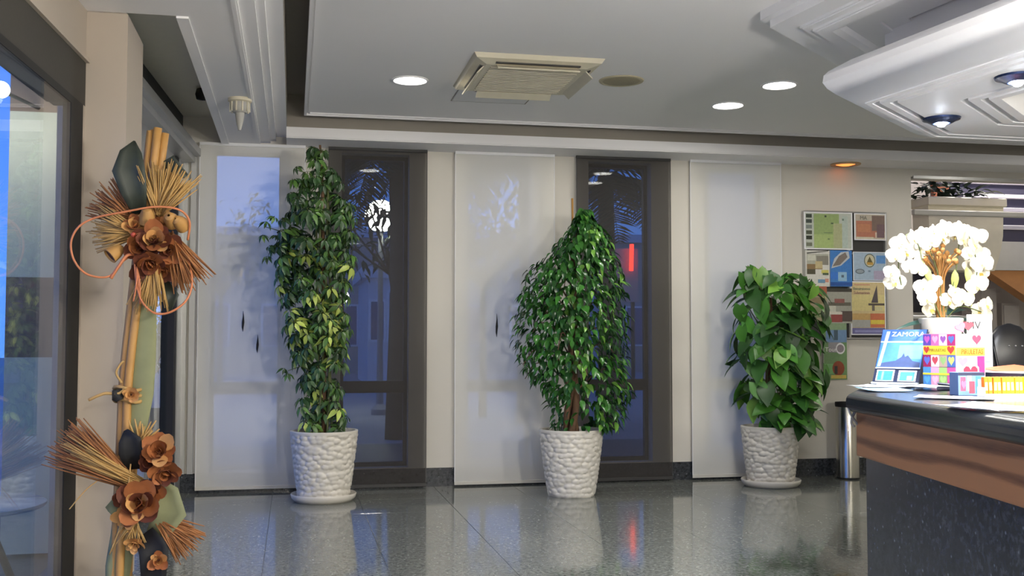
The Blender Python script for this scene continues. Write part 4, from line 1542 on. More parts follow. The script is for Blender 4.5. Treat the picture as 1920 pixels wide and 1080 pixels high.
p_ = at(1838, 700, 5.55)
wc = thing('white_card', 'upright white notice card behind the heart box with dark letters', 'card', (p_.x, p_.y, Z0), -.15)
MB().box((-.075, -.002, 0), (.075, .002, .40)).build('card_sheet', M_WHITE, wc)
MB().box((-.06, .002, 0), (.06, .07, .006)).build('card_foot', M_WHITE, wc)
link('lettering', text_mesh('MV', .062, M_DGREY), wc, (-.035, -.003, .335), (PI / 2, 0, 0))
patch_prints(wc, .15, .40, [(.30, .30, .9, .32, (150, 160, 180)), (.30, .22, .8, .235, (150, 160, 180)), (.30, .12, .9, .14, (120, 190, 220))], -.0025)

p_ = at(1892, 655, 5.9)
bag = thing('black_handbag', 'black handbag with shiny studs standing behind the orange folder', 'handbag', (p_.x, p_.y, Z0), -.2)
rows = []
for i, (w, d_, z) in enumerate([(.15, .06, 0), (.17, .075, .04), (.165, .075, .17), (.13, .06, .27), (.07, .035, .335), (.01, .01, .355)]):
    rows.append([(w * math.copysign(abs(math.cos(t)) ** .7, math.cos(t)), d_ * math.copysign(abs(math.sin(t)) ** .7, math.sin(t)), z) for t in np.linspace(0, 2 * PI, 25)])
MB().sheet(rows).build('bag_body', mat('black_leather', (26, 26, 30), .35, var=.2), bag, True)
MB().tube(spline([(-.11, -.02, .27), (-.13, -.08, .20), (-.10, -.10, .03), (-.05, -.11, .01)], 6), .008, 6).build('bag_strap', MATS['black_leather'], bag, True)
for x in (-.03, .01, .05):
    MB().lathe([(.001, .008), (.006, .005), (.008, 0), (.006, -.005), (.001, -.008)], (x, -.066, .215), 10).build('stud', mat('bright_stud', (235, 235, 240), .1, 1), bag, True)
p_ = at(1905, 690, 5.2)
fo_ = thing('orange_folder', 'orange folder lying open at the right edge of the counter', 'folder', (p_.x, p_.y, Z0 + .085), .25)
MB().box((-.12, -.12, 0), (.16, .14, .004)).build('folder_cover', mat('orange_card', (232, 122, 86), .45), fo_, False, None, (.10, -.06, 0))
MB().box((-.12, -.13, -.012), (.16, .13, -.004)).build('folder_pages', M_WHITE, fo_)
MB().box((-.125, -.135, -.085), (.165, .135, -.012)).build('folder_back', MATS['dark_plastic'], fo_)

# ---- orchid arrangement
OY = 5.62
ob = at(1765, 640, OY)
ob = Vector((ob.x, OY, Z0))
orc = thing('white_orchid_arrangement', 'white orchid arch around a bundle of dried stems in a white pot', 'flower arrangement', ob)


def OP(x, y, dy=0):
    return at(x, y, OY + dy) - ob


smooth_by_angle(MB().lathe([(.07, 0), (.075, .02), (.09, .12), (.11, .28), (.125, .375), (.118, .38), (.105, .33), (.02, .32)], n=36).build('pot', M_POT, orc))
M_REED = mat('reed', (166, 118, 62), .8, var=.3, scale=30)
for k in range(26):
    w = k * 2.399
    r_ = .008 + .028 * math.sqrt(k / 26)
    b0 = Vector((r_ * math.cos(w) * .7, r_ * math.sin(w) * .7, .32))
    tz = OP(1768, 470).z + .04 * math.cos(k)
    sprd = 3.2 if k > 6 else 1.6
    top = Vector((r_ * math.cos(w) * sprd + .01, r_ * math.sin(w) * sprd, tz - .05 * (r_ / .036)))
    mid = Vector((r_ * math.cos(w) * .9, r_ * math.sin(w) * .9, .30 + (tz - .32) * .72))
    MB().tube(spline([b0, mid, top], 5), .004, 5).build('dried_stem', M_REED, orc, True)
    MB().lathe([(.001, -.018), (.012, -.008), (.015, .003), (.009, .014), (.001, .018)], tuple(top), 8).build('seed_head', M_REED, orc, True)
fm = MB()
M_ORP = mat('orchid_petal', (238, 232, 210), .5, var=.03)
M_ORL = mat('orchid_lip', (226, 196, 96), .5, var=.15)


def orchid_mesh(seed):
    rr = random.Random(seed)
    b_ = MB().use(M_ORP)
    for k, (ang, L, W) in enumerate([(90, .052, .040), (215, .048, .036), (325, .048, .036), (15, .056, .062), (165, .056, .062)]):
        a_ = math.radians(ang)
        d_ = Vector((math.cos(a_), math.sin(a_), rr.uniform(-.15, .35)))
        M3 = orient(d_, (0, 0, 1))
        b_.sheet([[M3 @ q_ for q_ in row] for row in leaf_grid(L, W, fold=.2, droop=.15, shape='petal', n=5)])
    b_.use(M_ORL)
    for s in (-1, 1):
        M3 = orient(Vector((s * .25, -.6, .8)), (0, .6, .8))
        b_.sheet([[M3 @ q_ for q_ in row] for row in leaf_grid(.028, .018, fold=.4, droop=.3, shape='oval', n=3)])
    return b_.mesh('orchid_flower', None, True)


oms = [orchid_mesh(i) for i in range(4)]
rr = random.Random(9)
fl_px = [(1672, 512), (1680, 480), (1678, 530), (1690, 458), (1700, 475), (1708, 500), (1722, 505), (1712, 448), (1725, 470), (1730, 440), (1745, 455), (1750, 436), (1768, 446), (1772, 432), (1788, 442), (1798, 432), (1806, 450), (1815, 436), (1826, 458), (1832, 446), (1835, 478), (1842, 495), (1838, 512), (1832, 535), (1822, 500),
         (1735, 540), (1752, 530), (1738, 560), (1748, 548), (1788, 548), (1798, 558), (1806, 562), (1780, 565), (1770, 578), (1745, 580), (1835, 582), (1850, 572), (1845, 592), (1725, 490), (1815, 475)]
for i, (x, y) in enumerate(fl_px):
    d_ = Vector((rr.uniform(-.8, .6), -1, rr.uniform(-.3, .7)))
    o = link('orchid_flower', oms[i % 4], orc)
    o.matrix_basis = Matrix.LocRotScale(OP(x, y, rr.uniform(-.10, .04)), orient(Vector((rr.uniform(-.4, .4), 0, 1)), d_).to_quaternion(), Vector((1, 1, 1)) * rr.uniform(.95, 1.25))
for pts in ([(1765, 600), (1735, 520), (1722, 460), (1700, 440), (1685, 490), (1690, 535)], [(1765, 600), (1790, 520), (1800, 450), (1815, 440), (1832, 500), (1822, 560)], [(1768, 600), (1760, 520), (1740, 450), (1765, 438), (1790, 440)], [(1772, 600), (1800, 575), (1840, 585)]):
    MB().tube(spline([OP(x, y, -.02) for x, y in pts], 7), .0035, 5).build('orchid_stem', M_STEM, orc, True)
ol = leaf_mesh('orchid_leaf', mat('orchid_leaf', (52, 84, 76), .3), .24, .06, fold=.25, droop=.35, shape='lance', n=5)
for (x, y), dv in (((1772, 600), (1, -.1, .15)), ((1770, 612), (1, -.3, -.1)), ((1760, 605), (-.9, .3, .1)), ((1775, 590), (.8, .3, .35))):
    put_leaf(ol, orc, OP(x, y), dv, (0, -.4, 1), 1.1, 'orchid_leaf')
op_l = leaf_mesh('orchid_leaf', mat('orchid_leaf_pale', (168, 176, 96), .4), .14, .05, fold=.3, droop=.2, shape='oval', n=5)
for x, y, dv in ((1812, 500, (.1, -.2, -1)), (1818, 530, (0, -.2, -1)), (1730, 495, (.2, -.3, -.7)), (1790, 505, (0, 0, -1))):
    put_leaf(op_l, orc, OP(x, y, -.03), dv, (-.3, -1, .2), 1.0, 'orchid_leaf')

# ================================================================== BROCHURE RACK ON THE WALL
RY = 9.86


def W(x, y, Y=RY):
    return at(x, y, Y)


a_, b_ = W(1506, 395), W(1665, 632)
rack = thing('brochure_rack', 'light metal brochure rack with dark backing on the back wall', 'rack', (a_.x, RY, b_.z))
RW, RH = b_.x - a_.x - .03, a_.z - b_.z
MB().box((.02, .0, .0), (RW - .0, .03, RH - .01)).build('backing', M_DGREY, rack)
for x in (0, RW / 2 + .03, RW):
    MB().cbox((x, -.03, -.02), (x + .02, .035, RH), .003).build('upright', M_ALU, rack)
for z in (-.02, RH * .30, RH * .66, RH - .012):
    MB().cbox((.02, -.028, z), (RW, .03, z + .014), .003).build('shelf', M_ALU, rack)


def wall_card(name, lab, x0, y0, x1, y1, prints, base=None, dY=0.04, cat='brochure', text=None, group='brochures on the wall rack'):
    ym = (y0 + y1) / 2
    A, B = at(x0, y1, RY - dY), at(x1, y0, RY - dY)
    w, h = B.x - A.x, B.z - A.z
    t = thing(name, lab, cat, ((A.x + B.x) / 2, RY - dY, A.z), 0, group)
    MB().box((-w / 2, -.0006, 0), (w / 2, .004, h)).build('cover', base or M_WHITE, t)
    patch_prints(t, w, h, prints, -.0012)
    if text:
        for body, size, u, v, rgb in text:
            link('lettering', text_mesh(body, size * h, mat('ink_%d_%d_%d' % rgb, rgb, .55)), t, ((u - .5) * w, -.008, v * h), (PI / 2, 0, 0))
    return t


wall_card('area_map', 'pale green area map poster with small pictures down its left side, top of the rack', 1508, 399, 1598, 467,
          [(.03, .03, .97, .97, (196, 202, 190)), (.2, .04, .72, .95, (156, 178, 116)), (.2, .04, .6, .4, (172, 192, 124)), (.6, .04, .78, .7, (180, 184, 140)), (.78, .05, .9, .9, (186, 200, 190))]
          + [(.04, v, .16, v + .1, c) for v, c in zip((.84, .70, .55, .40, .26, .08), ((60, 70, 60), (70, 80, 74), (130, 140, 136), (80, 86, 70), (56, 60, 48), (120, 124, 104)))]
          + [(.42, .86, .46, .91, (70, 80, 60)), (.55, .68, .6, .72, (90, 110, 80)), (.4, .44, .58, .455, (110, 130, 96)), (.48, .26, .52, .3, (120, 140, 96)), (.78, .78, .82, .83, (120, 140, 126))], cat='poster')
wall_card('picture_leaflet', 'leaflet with a red brown picture at the top right of the rack', 1602, 401, 1661, 450,
          [(.04, .04, .96, .96, (198, 188, 170)), (.06, .1, .95, .72, (186, 122, 98)), (.55, .35, .95, .92, (128, 108, 98)), (.1, .3, .5, .6, (196, 134, 100)), (.65, .1, .95, .3, (220, 200, 180)), (.7, .1, .94, .6, (120, 96, 100)), (.06, .04, .6, .12, (214, 206, 182))],
          text=[('MA', .2, .28, .82, (120, 120, 110))])
wall_card('picture_leaflet', 'white edged leaflet showing a building above a car, left of the middle row', 1511, 470, 1555, 537,
          [(0, 0, 1, 1, (216, 214, 206)), (.05, .62, .95, .9, (176, 176, 160)), (.08, .72, .42, .88, (206, 206, 190)), (.45, .6, .95, .85, (140, 136, 124)), (.05, .48, .7, .62, (142, 116, 80)), (.4, .5, .7, .7, (196, 180, 136)), (.05, .34, .4, .48, (84, 80, 62)), (.65, .36, .95, .46, (210, 202, 110)), (.7, .32, .95, .38, (80, 96, 70)), (.5, .1, .8, .2, (110, 150, 180)), (.8, .12, .95, .22, (210, 150, 130)), ('poly', [(.05, .9), (.95, .98), (.95, 1), (.05, .94)], (96, 96, 90))])
wall_card('picture_leaflet', 'bright blue leaflet with a grey island shape, middle of the rack', 1557, 470, 1597, 537,
          [(0, 0, 1, 1, (66, 126, 196)), ('poly', [(.05, .5), (.5, .58), (.9, .8), (.85, .98), (.5, .95), (.2, .78)], (190, 196, 200)), ('poly', [(.1, .55), (.45, .6), (.8, .82), (.7, .95), (.4, .84)], (128, 118, 110)), (.35, .15, .75, .4, (150, 190, 216)), (.0, .02, 1, .12, (44, 88, 160)), (.5, .25, .62, .32, (90, 110, 130)), (.0, .2, .35, .4, (60, 120, 206))])
wall_card('picture_leaflet', 'pale blue leaflet with a round crest, right of the rack', 1600, 473, 1661, 526,
          [(.02, .02, .98, .98, (168, 188, 206)), (.7, .6, .98, .88, (96, 148, 208)), (.62, .04, .98, .35, (176, 166, 190)), ('poly', circ(.5, .70, .17, .24), (100, 110, 100)), ('poly', circ(.5, .70, .145, .205), (206, 200, 170)), ('poly', [(.40, .6), (.5, .84), (.6, .6)], (104, 96, 60)), (.42, .55, .6, .64, (190, 150, 70)), ('poly', circ(.2, .32, .14, .09), (104, 116, 124)), ('poly', circ(.2, .32, .11, .06), (150, 160, 168)), (.45, .3, .52, .36, (120, 140, 160))])
wall_card('picture_leaflet', 'red and yellow leaflet half hidden by the heart leaves', 1510, 537, 1550, 602,
          [(0, 0, 1, 1, (168, 156, 128)), (0, .72, 1, 1, (176, 100, 74)), (.08, .75, .6, .92, (222, 180, 80)), (.1, .5, .9, .68, (150, 132, 100)), (.1, .1, .9, .4, (140, 150, 110))])
wall_card('picture_leaflet', 'grey leaflet with a red flowered scene, bottom middle of the rack', 1551, 541, 1597, 606,
          [(0, 0, 1, 1, (168, 168, 156)), (0, .9, 1, 1, (70, 68, 60)), (.05, .5, .95, .6, (108, 104, 92)), (.3, .58, .7, .7, (150, 96, 90)), (.05, .3, .35, .5, (206, 206, 190)), (.55, .05, 1, .35, (92, 80, 74)), (.15, .03, .6, .25, (150, 74, 70)), (.1, .25, .6, .33, (220, 214, 200))])
wall_card('sailing_brochure', 'tall brochure with a dark sailing boat on a golden sunset', 1596, 528, 1660, 628,
          [(.03, .02, .97, .98, (216, 196, 146)), (.03, .45, .97, .75, (222, 208, 146)), (.03, .28, .97, .4, (206, 170, 110)), ('poly', [(.58, .60), (.78, .60), (.75, .93)], (88, 80, 84)), (.50, .55, .96, .59, (96, 86, 78)), (.6, .45, .68, .55, (120, 110, 100)), (.7, .46, .9, .53, (214, 206, 160)), (.55, .14, .96, .40, (206, 120, 84)), (.56, .20, .95, .28, (226, 204, 84)), (.03, .14, .54, .28, (176, 176, 170)), (.03, .02, .97, .13, (116, 112, 160)), (.1, .05, .9, .09, (150, 150, 196)), (.1, .925, .55, .945, (206, 150, 120))],
          text=[('Excursiones', .072, .31, .86, (96, 120, 110)), ('Submarinas', .072, .31, .785, (150, 104, 110))])
wall_card('motorbike_magazine', 'green magazine with a motorbike picture hanging below the rack', 1545, 606, 1587, 712,
          [(.0, .0, 1, 1, (110, 142, 96)), (.1, .66, 1, .88, (110, 140, 176)), (.45, .7, .62, .9, (70, 90, 104)), (.0, .88, 1, 1, (136, 160, 124)), (.2, .48, .75, .66, (150, 146, 150)), ('poly', circ(.72, .55, .2, .1), (222, 220, 222)), ('poly', circ(.72, .55, .15, .07), (140, 130, 136)), (.05, .1, .5, .28, (120, 170, 110)), ('poly', circ(.62, .2, .26, .13), (140, 70, 44)), (.3, .02, .95, .08, (206, 180, 90)), (.45, .1, .58, .24, (60, 56, 50))],
          text=[('Tour', .11, .3, .53, (236, 236, 232))], dY=.05)

# ================================================================== STEEL BIN
bn = thing('steel_bin', 'cylindrical stainless steel bin beside the wall under the brochure rack', 'bin', (5.34, 9.64, 0))
smooth_by_angle(MB().lathe([(.106, .012), (.110, .016), (.110, .70), (.108, .705)], n=40, close=False).build('body', M_STEEL, bn))
smooth_by_angle(MB().lathe([(.112, 0), (.112, .014), (.10, .016)], n=40).build('base_ring', M_BLACK, bn))
smooth_by_angle(MB().lathe([(.114, .70), (.116, .73), (.114, .745), (.09, .745), (.085, .70)], n=40, close=False).build('rim', M_BLACK, bn))
MB().lathe([(.001, .705), (.087, .705)], n=30, close=False).build('ash_tray', M_DGREY, bn)

# ================================================================== STAIR HALL beyond the back wall
M_HALL = mat('hall_wall', (176, 168, 160), .85, var=.03)
hall = MB()
hall.box((5.4, 13.3, 0), (11, 13.5, 4.6))
hall.box((5.4, BW + .25, 0), (5.6, 13.5, 4.6))
struct(hall.build('wall_stair_hall', M_HALL))
struct(MB().box((5.4, BW + .25, 4.6), (11.2, 13.5, 4.75)).build('ceiling_stair_hall', M_CEIL))
hl = thing('hall_fill_lamp', 'added round fill lamp of the stair hall, out of view', 'lamp', (8.8, 11.4, 4.6))  # unseen lamp added to light the hall
MB().lathe([(.16, 0), (.15, -.05), (.001, -.07)], n=24).build('shade', emis('hall_fill_glow', (255, 244, 226), 5), hl, True)
light('lamp_light', 'AREA', hl, (0, 0, -.09), 120, (1, .93, .84), .3)
MB().lathe([(.18, .0), (.18, -.012), (.15, -.012)], n=24).build('lamp_base', M_WHITE, hl)

st = thing('staircase', 'staircase with navy risers and pale treads seen at the right edge', 'staircase', (at(1920, 505, 11.2).x, 11.2, 0))
sb = Vector(st.location)
beamA, beamB = at(1846, 452, 11.2), at(1846, 506, 11.2)
MB().box((beamA.x - sb.x, 0, beamB.z), (10.95 - sb.x, .18, beamA.z)).build('landing_beam', mat('beam_grey', (196, 194, 186), .7), st)
x0 = at(1852, 440, 11.3).x - sb.x
for k, (ya, yb) in enumerate(((430, 421), (397, 390), (372, 362), (346, 337))):
    Yk = .12 + .30 * k
    zt = at(1880, ya, 11.2 + Yk).z
    zprev = beamA.z if k == 0 else zlast
    o = MB().box((x0 + .05 * k, Yk + .02, zprev), (10.95 - sb.x, Yk + .05, zt - .0)).build('riser', mat('navy_riser', (46, 44, 62), .7), st)
    MB().cbox((x0 + .05 * k, Yk - .02, zt), (10.95 - sb.x, Yk + .34, zt + .05), .006).build('tread', mat('pale_tread', (176, 172, 178), .6), st)
    zlast = zt + .05
so_a, so_b, so_c = at(1852, 507, 11.25), at(1990, 507, 11.25), at(1990, 600, 11.25)
m_ = MB()
tri = [(so_a.x, so_a.z), (so_c.x, so_c.z), (so_b.x, so_b.z)]
for yy in (11.26, 11.45):
    m_.v += [(x - sb.x, yy - sb.y, z) for x, z in tri]
m_.f += [(0, 1, 2), (5, 4, 3), (0, 3, 4, 1), (1, 4, 5, 2), (2, 5, 3, 0)]
m_.mi += [0] * 5
m_.build('stair_soffit', mat('stair_wood', (190, 134, 84), .55, var=.15), st)
# grey hand rail across the opening
A, B = at(1712, 398, 10.55), at(1990, 412, 10.55)
hr = thing('balustrade_rail', 'horizontal pale grey rail crossing in front of the hanging planter', 'rail', (A.x, 10.55, 0))
MB().cbox((.0, -.03, A.z - .03), (10.9 - A.x, .03, A.z + .03), .008).build('rail', mat('rail_grey', (182, 180, 172), .45), hr)
MB().box((3.6, -.02, 0), (3.64, .02, A.z - .03)).build('rail_post', M_ALU, hr)
# planter trough on the landing with dark plants
A, B = at(1722, 372, 10.95), at(1867, 392, 10.95)
plx = (A.x + B.x) / 2
hw = (B.x - A.x) / 2
zr = A.z
zb = at(1800, 452, 10.95).z
ptr = thing('trough_planter', 'long cream trough planter with dark foliage above the orchid', 'planter', (plx, 10.95, zb - .35))
zz0 = zb - .35
rows = []
for k, (sx, dz) in enumerate([(.70, 0), (.80, .12), (.88, .25), (.94, .40), (.965, zr - .10 - zz0)]):
    rows.append([(hw * sx, -.16, dz), (hw * sx, .16, dz), (-hw * sx, .16, dz), (-hw * sx, -.16, dz), (hw * sx, -.16, dz)])
MB().sheet(rows).build('trough_body', M_CREAM, ptr)
MB().cbox((-hw, -.2, zr - .10 - zz0), (hw, .2, zr - zz0), .01).build('trough_rim', M_CREAM, ptr)
MB().box((-hw * .7, -.15, .0), (hw * .7, .15, .01)).build('trough_floor', M_CREAM, ptr)
DKL = leafmat('dark_trough_leaf', (44, 62, 48), .5)
dkm = leaf_mesh('leaf', DKL, .17, .07, fold=.3, droop=.4, shape='lance', n=4)
rr = random.Random(21)
for k in range(110):
    x = rr.uniform(-hw * .95, hw * .72)
    w = rr.uniform(0, 2 * PI)
    hgt = .02 + rr.random() * (.22 if x < hw * .1 else .12)
    put_leaf(dkm, ptr, (x, rr.uniform(-.14, .14), zr - zz0 + hgt - .04), (math.cos(w), math.sin(w), rr.uniform(-.2, .8)), (0, 0, 1), rr.uniform(.7, 1.3))
# slanted reddish panel behind the planter
p0, p1, p2, p3 = at(1752, 372, 13.22), at(1868, 372, 13.22), at(1890, 332, 13.22), at(1748, 326, 13.22)
rp = MB()
quad = [p0, p1, p2, p3]
for yy in (13.22, 13.29):
    rp.v += [(q_.x - p0.x, yy - 13.22, q_.z) for q_ in quad]
rp.f += [(0, 1, 2, 3), (7, 6, 5, 4), (0, 4, 5, 1), (1, 5, 6, 2), (2, 6, 7, 3), (3, 7, 4, 0)]
rp.mi += [0] * 6
rt_ = thing('stair_side_panel', 'slanted red brown wooden panel behind the trough planter foliage', 'panel', (p0.x, 13.22, 0))
rp.build('panel_board', mat('red_brown_wood', (150, 88, 58), .6, var=.25, scale=6), rt_)
# dark glazed door, grey ledge, pale cabinet doors under the landing
A, B = at(1713, 490, 12.2), at(1750, 586, 12.2)
d2 = sroot('door_2', ((A.x + B.x) / 2, 12.2, 0))
w_ = (B.x - A.x) / 2
MB().box((-w_, 0, B.z), (w_, .05, A.z)).build('door_glass', mat('dark_glass', (38, 38, 46), .15), d2)
MB().box((-w_ - .08, -.02, B.z - .06), (w_ + .08, .06, B.z)).build('door_rail', M_ALU, d2)
MB().box((-w_ - .08, .0, 0), (w_ + .08, .06, B.z - .06)).build('door_panel', M_HALL, d2)
A, B = at(1690, 592, 11.4), at(1752, 615, 11.4)
ld = thing('grey_sideboard', 'low grey sideboard standing in the stair hall behind the orchid pot', 'sideboard', ((A.x + B.x) / 2 + .25, 11.4, 0))
MB().cbox((-.55, -.2, .05), (.55, .2, A.z - .04), .006).build('body', mat('sideboard_grey', (150, 150, 146), .5), ld)
MB().cbox((-.58, -.22, A.z - .04), (.58, .22, A.z), .006).build('top', mat('sideboard_top', (206, 206, 202), .4), ld)
for x in (-.27, .27):
    MB().cbox((x - .26, -.21, .08), (x + .26, -.2, A.z - .07), .003).build('door', mat('sideboard_door', (140, 140, 136), .5), ld)
for x in (-.5, .5):
    MB().box((x - .03, -.15, 0), (x + .03, .15, .05)).build('foot', M_DGREY, ld)
for (xa, xb, ya), lab in zip(((1838, 1872, 536), (1880, 1915, 568)), ('taller pale cupboard door panel under the stairs', 'lower pale cupboard door panel under the stairs, nearer the right edge')):
    A, B = at(xa, ya, 12.4), at(xb, 640, 12.4)
    cu = thing('understair_cupboard', lab, 'cupboard', ((A.x + B.x) / 2, 12.4, 0), 0, 'cupboards under the stairs')
    w_ = (B.x - A.x) / 2
    MB().cbox((-w_, .02, 0), (w_, .4, A.z), .004).build('body', M_HALL, cu)
    MB().cbox((-w_ + .02, 0, .05), (w_ - .02, .02, A.z - .03), .004).build('door', mat('cupboard_door', (186, 180, 174), .6), cu)

# ================================================================== OUTSIDE, dusk
M_GND = mat('paving', (168, 166, 164), .9, var=.2, scale=1.5)
struct(MB().box((-40, BW + .25, -.3), (60, 90, -.03)).build('ground_garden', M_GND))
struct(MB().box((-40, -6, -.3), (-1.45, BW + .25, -.03)).build('ground_terrace', mat('terrace_tiles', (96, 92, 86), .6, var=.2, scale=2)))

# street lamp with a round globe
lp = at(714, 405, 20)
sl = thing('street_lamp', 'glowing round globe street lamp seen through the left charcoal blind', 'street lamp', (lp.x, 20, -.03))
gz = lp.z + .03
smooth_by_angle(MB().lathe([(.16, 0), (.16, .1), (.07, .2), (.055, 1.2), (.045, gz - .32), (.09, gz - .30), (.09, gz - .26)], n=20).build('pole', mat('lamp_pole', (150, 152, 156), .5), sl))
sg = MB()
sg.lathe([(max(.001, .30 * math.sin(t)), gz - .30 * math.cos(t)) for t in np.linspace(.02, PI - .02, 18)], n=28, close=False)
sg.build('globe', emis('lamp_globe', (255, 252, 226), 140), sl, True)


def branch_tree(name, lab, base, height, seed, leafcol, nleaf, spread, trunk_r=.09, cat='tree', group=None, lean=(0, 0), crown=(.45, 1.0), lsize=.22):
    rr = random.Random(seed)
    t = thing(name, lab, cat, base, 0, group)
    top = Vector((lean[0], lean[1], height * .55))
    MB().tube(spline([(0, 0, 0), (lean[0] * .3, lean[1] * .3, height * .25), tuple(top)], 6), [trunk_r * (1 - .04 * k) for k in range(13)], 8).build('trunk', M_BARK, t, True)
    tips = []
    for k in range(12):
        w = k * 2.4
        c_ = top + Vector((math.cos(w) * spread * .5, math.sin(w) * spread * .5, height * .12 * rr.uniform(.2, 1)))
        e_ = top + Vector((math.cos(w) * spread * rr.uniform(.7, 1), math.sin(w) * spread * rr.uniform(.7, 1), height * rr.uniform(.05, .42)))
        MB().tube(spline([top * .85, c_, e_], 5), [trunk_r * .35 * (1 - .08 * i) for i in range(11)], 5).build('branch', M_BARK, t, True)
        tips += [c_, e_, (c_ + e_) / 2]
    b_ = MB()
    g = leaf_grid(lsize, lsize * .35, fold=.3, droop=.3, shape='lance', n=3)
    for k in range(nleaf):
        c_ = rr.choice(tips) + Vector((rr.gauss(0, spread * .2), rr.gauss(0, spread * .2), rr.gauss(0, spread * .18)))
        M3 = orient((rr.uniform(-1, 1), rr.uniform(-1, 1), rr.uniform(-1, .5)), (rr.uniform(-.5, .5), rr.uniform(-.5, .5), 1))
        b_.sheet([[c_ + M3 @ q_ for q_ in row] for row in g])
    o = b_.build('foliage', leafcol, t, True)
    o['kind'] = 'stuff'
    return t


OLV = leafmat('outdoor_leaf', (70, 84, 52), .6)
p_ = at(735, 700, 17)
branch_tree('garden_tree', 'leafy tree whose twigs cross in front of the glowing street lamp', (p_.x + .25, 17, -.03), 5.2, 31, OLV, 620, 1.5, .06, lean=(-.35, 0))
p_ = at(905, 700, 19)
branch_tree('garden_tree', 'tree silhouette behind the middle white blind', (p_.x, 19, -.03), 5.0, 33, OLV, 1100, 1.5, .08)
p_ = at(455, 700, 30)
branch_tree('garden_tree', 'small distant tree behind the leftmost white blind', (p_.x - .6, 30, -.03), 5.4, 35, OLV, 700, 1.0, .08)


def frond_mesh(L, m, seed):
    rr = random.Random(seed)
    b_ = MB().use(m)
    spine = [Vector((0, L * t, .25 * L * math.sin(t * 1.6) - .62 * L * t * t)) for t in np.linspace(0, 1, 13)]
    b_.tube(spine, [.018 * (1 - .06 * k) for k in range(13)], 5)
    for k in range(44):
        t = .14 + .86 * k / 44
        i = min(11, int(t * 12))
        f_ = t * 12 - i
        c_ = spine[i].lerp(spine[i + 1], f_)
        l_ = L * .34 * math.sin(PI * (t * .85 + .1))
        for s in (-1, 1):
            e_ = c_ + Vector((s * l_, l_ * .5, -l_ * rr.uniform(.25, .6)))
            w_ = Vector((0, .022, 0))
            b_.add([c_ - w_, c_ + w_, (c_ + e_) / 2 + w_ + Vector((0, 0, .03)), e_, (c_ + e_) / 2 - w_ + Vector((0, 0, .03))], [(0, 1, 2, 3, 4)])
    return b_.mesh('frond', None, True)


PLM = leafmat('palm_leaf', (58, 74, 50), .5)
fronds = [frond_mesh(1.9, PLM, 1), frond_mesh(2.2, PLM, 2)]


def palm(lab, px_, py_, Y, n, seed, s=1.0):
    c_ = at(px_, py_, Y)
    t = thing('palm_tree', lab, 'palm tree', (c_.x, Y, -.03), 0, 'palm trees outside the windows')
    h_ = c_.z + .03
    MB().tube([(0, 0, 0), (.04, 0, h_ * .5), (0, 0, h_)], [.16, .13, .12], 10).build('trunk', M_BARK, t, True)
    rr = random.Random(seed)
    for k in range(n):
        w = 2 * PI * k / n + rr.uniform(-.2, .2)
        o = link('frond', fronds[k % 2], t, (0, 0, h_), (rr.uniform(-.5, .7), rr.uniform(-.2, .2), w))
        o.scale = (s, s, s)


palm('palm tree outside the right charcoal blind', 1135, 330, 16, 17, 3, .8)
palm('palm tree outside the middle white blind', 985, 300, 17.5, 15, 5, .8)
palm('palm tree outside the left charcoal blind, above the street lamp', 745, 262, 15, 15, 8, .75)

# buildings across the road


def house(name, lab, x0, x1, Y, h, wallm, roofm, win, depth=6, base=-.03):
    t = thing(name, lab, 'building', ((x0 + x1) / 2, Y, base))
    hw = (x1 - x0) / 2
    MB().box((-hw, 0, 0), (hw, depth, h)).build('wall', wallm, t)
    MB().box((-hw - .2, -.2, h), (hw + .2, depth + .2, h + .35)).build('parapet', roofm, t)
    for (u, v, w_, hh, lit) in win:
        f = MB().box((u - w_ / 2 - .08, -.06, v - .08), (u + w_ / 2 + .08, .0, v + hh + .08)).build('window', M_WHITE, t)
        MB().box((u - w_ / 2, -.08, v), (u + w_ / 2, -.06, v + hh)).build('pane', emis('lit_window', (255, 206, 130), 1.2) if lit else mat('blue_pane', (96, 110, 140), .15), f)
    return t


M_FAR = mat('far_wall', (186, 172, 162), .9)
M_FARW = mat('far_white', (216, 216, 222), .8)
house('long_building', 'long low brown building with a pale roof edge across the road', at(330, 440, 45).x, at(1560, 440, 45).x, 45, at(450, 440, 45).z, M_FAR, M_FARW, [(-13 + 2.6 * k, 1.2, 1.2, 1.6, False) for k in range(11)] + [(-12.0, 4.0, .3, .25, True)])
house('white_house', 'small white house with a tall window behind the street lamp', at(690, 520, 34).x, at(790, 520, 34).x, 34, at(745, 520, 34).z, M_FARW, M_FARW, [(.1, 1.4, .55, 1.5, False), (-.55, 1.4, .4, 1.2, False), (.1, .3, .25, .2, True)], 5)
house('grey_house', 'grey blue flat roofed house outside the right charcoal blind', at(1085, 412, 32).x, at(1146, 412, 32).x, 32, at(1120, 412, 32).z, mat('far_grey', (176, 184, 196), .9), M_FARW, [(.1, 2.6, .3, .5, False)], 5)
# red light tube on a pale wall panel
A, B = at(1152, 566, 24), at(1196, 440, 24)
sg_ = thing('red_light_sign', 'pale pinkish sign board with a glowing red vertical tube outside', 'sign', ((A.x + B.x) / 2, 24, -.03))
w_ = (B.x - A.x) / 2
MB().box((-w_, 0, A.z + .03), (w_, .12, B.z - .3)).build('sign_board', mat('sign_board', (196, 166, 166), .7), sg_)
for s in (-.6, .6):
    MB().box((s * w_ - .04, .03, 0), (s * w_ + .04, .09, A.z + .03)).build('sign_post', M_DGREY, sg_)
r0, r1_ = at(1183, 508, 23.9), at(1184, 458, 23.9)
MB().tube([(r0.x - sg_.location.x, -.12, r0.z + .03), (r1_.x - sg_.location.x, -.12, r1_.z + .03)], .05, 10).build('red_tube', emis('red_neon', (255, 60, 50), 9), sg_, True)

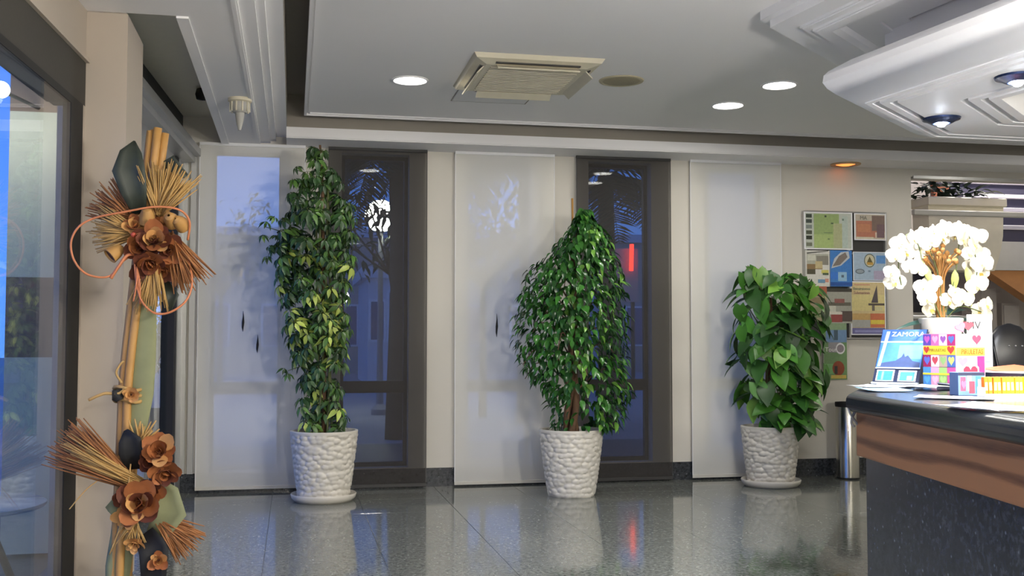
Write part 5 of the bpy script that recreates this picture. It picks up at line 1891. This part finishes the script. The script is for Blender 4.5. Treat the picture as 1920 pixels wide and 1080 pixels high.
# left terrace: banded pier, small table, shrub and pale screen
PYP = 7.3
pr = MB()
pe = at(12, 500, PYP).x
zb_ = [0] + [at(70, y, PYP).z for y in (670, 520, 210)] + [3.6]
pier = sroot('wall_terrace_pier')
for k in range(4):
    MB().box((pe, PYP, zb_[k]), (-1.30, PYP + .5, zb_[k + 1])).build('rendered_band', mat('pier_cream', (206, 204, 180), .8) if k % 2 == 0 else mat('pier_brown', (140, 118, 100), .8), pier)
tt = thing('terrace_table', 'round low glass topped table outside the left window', 'table', (-1.78, 6.35, -.03))
smooth_by_angle(MB().lathe([(.02, .46), (.44, .46), (.45, .47), (.45, .485), (.44, .49), (.02, .49)], n=40).build('table_top', mat('table_glass', (200, 206, 204), .08), tt))
for k in range(3):
    w = 2 * PI * k / 3 + .4
    MB().tube([(math.cos(w) * .30, math.sin(w) * .30, 0), (math.cos(w) * .12, math.sin(w) * .12, .46)], .022, 8).build('leg', M_BARK, tt, True)
branch_tree('garden_shrub', 'green garden shrub beyond the left window', (-3.1, 8.6, -.03), 2.2, 41, leafmat('shrub_leaf', (84, 112, 52), .5), 500, .5, .03, 'shrub', lsize=.16)
q_ = at(300, 600, 11.2)
branch_tree('garden_shrub', 'dark green shrub seen through the sliding door', (q_.x - .1, 11.2, -.03), 2.1, 43, leafmat('shrub_leaf_dark', (44, 70, 44), .5), 420, .35, .03, 'shrub', lsize=.14)
A, B = at(270, 760, 12.5), at(330, 640, 12.5)
ws = thing('white_garden_wall', 'pale garden wall seen low through the sliding door', 'wall', ((A.x + B.x) / 2, 12.5, -.03))
MB().box((-1.2, 0, A.z), (.25, .2, B.z + .1)).build('upper_wall', M_FARW, ws)
MB().box((-1.2, -.03, 0), (.25, .23, A.z)).build('plinth', M_DGREY, ws)

# lamp on the terrace pier
A = at(2, 168, PYP - .5)
tl = thing('terrace_wall_lamp', 'small bright wall lamp on the terrace pier at the left picture edge', 'wall lamp', (A.x, PYP - .5, A.z))
MB().lathe([(max(.001, .05 * math.sin(t)), -.05 * math.cos(t)) for t in np.linspace(.02, PI - .02, 12)], n=16, close=False).build('bulb', emis('terrace_bulb', (255, 246, 226), 25), tl, True)
MB().tube([(0, .04, 0), (.10, .5, 0)], .012, 8).build('bracket', M_DGREY, tl)
light('lamp_light', 'POINT', tl, (0, -.08, -.06), 22, (1, .95, .82), .05)
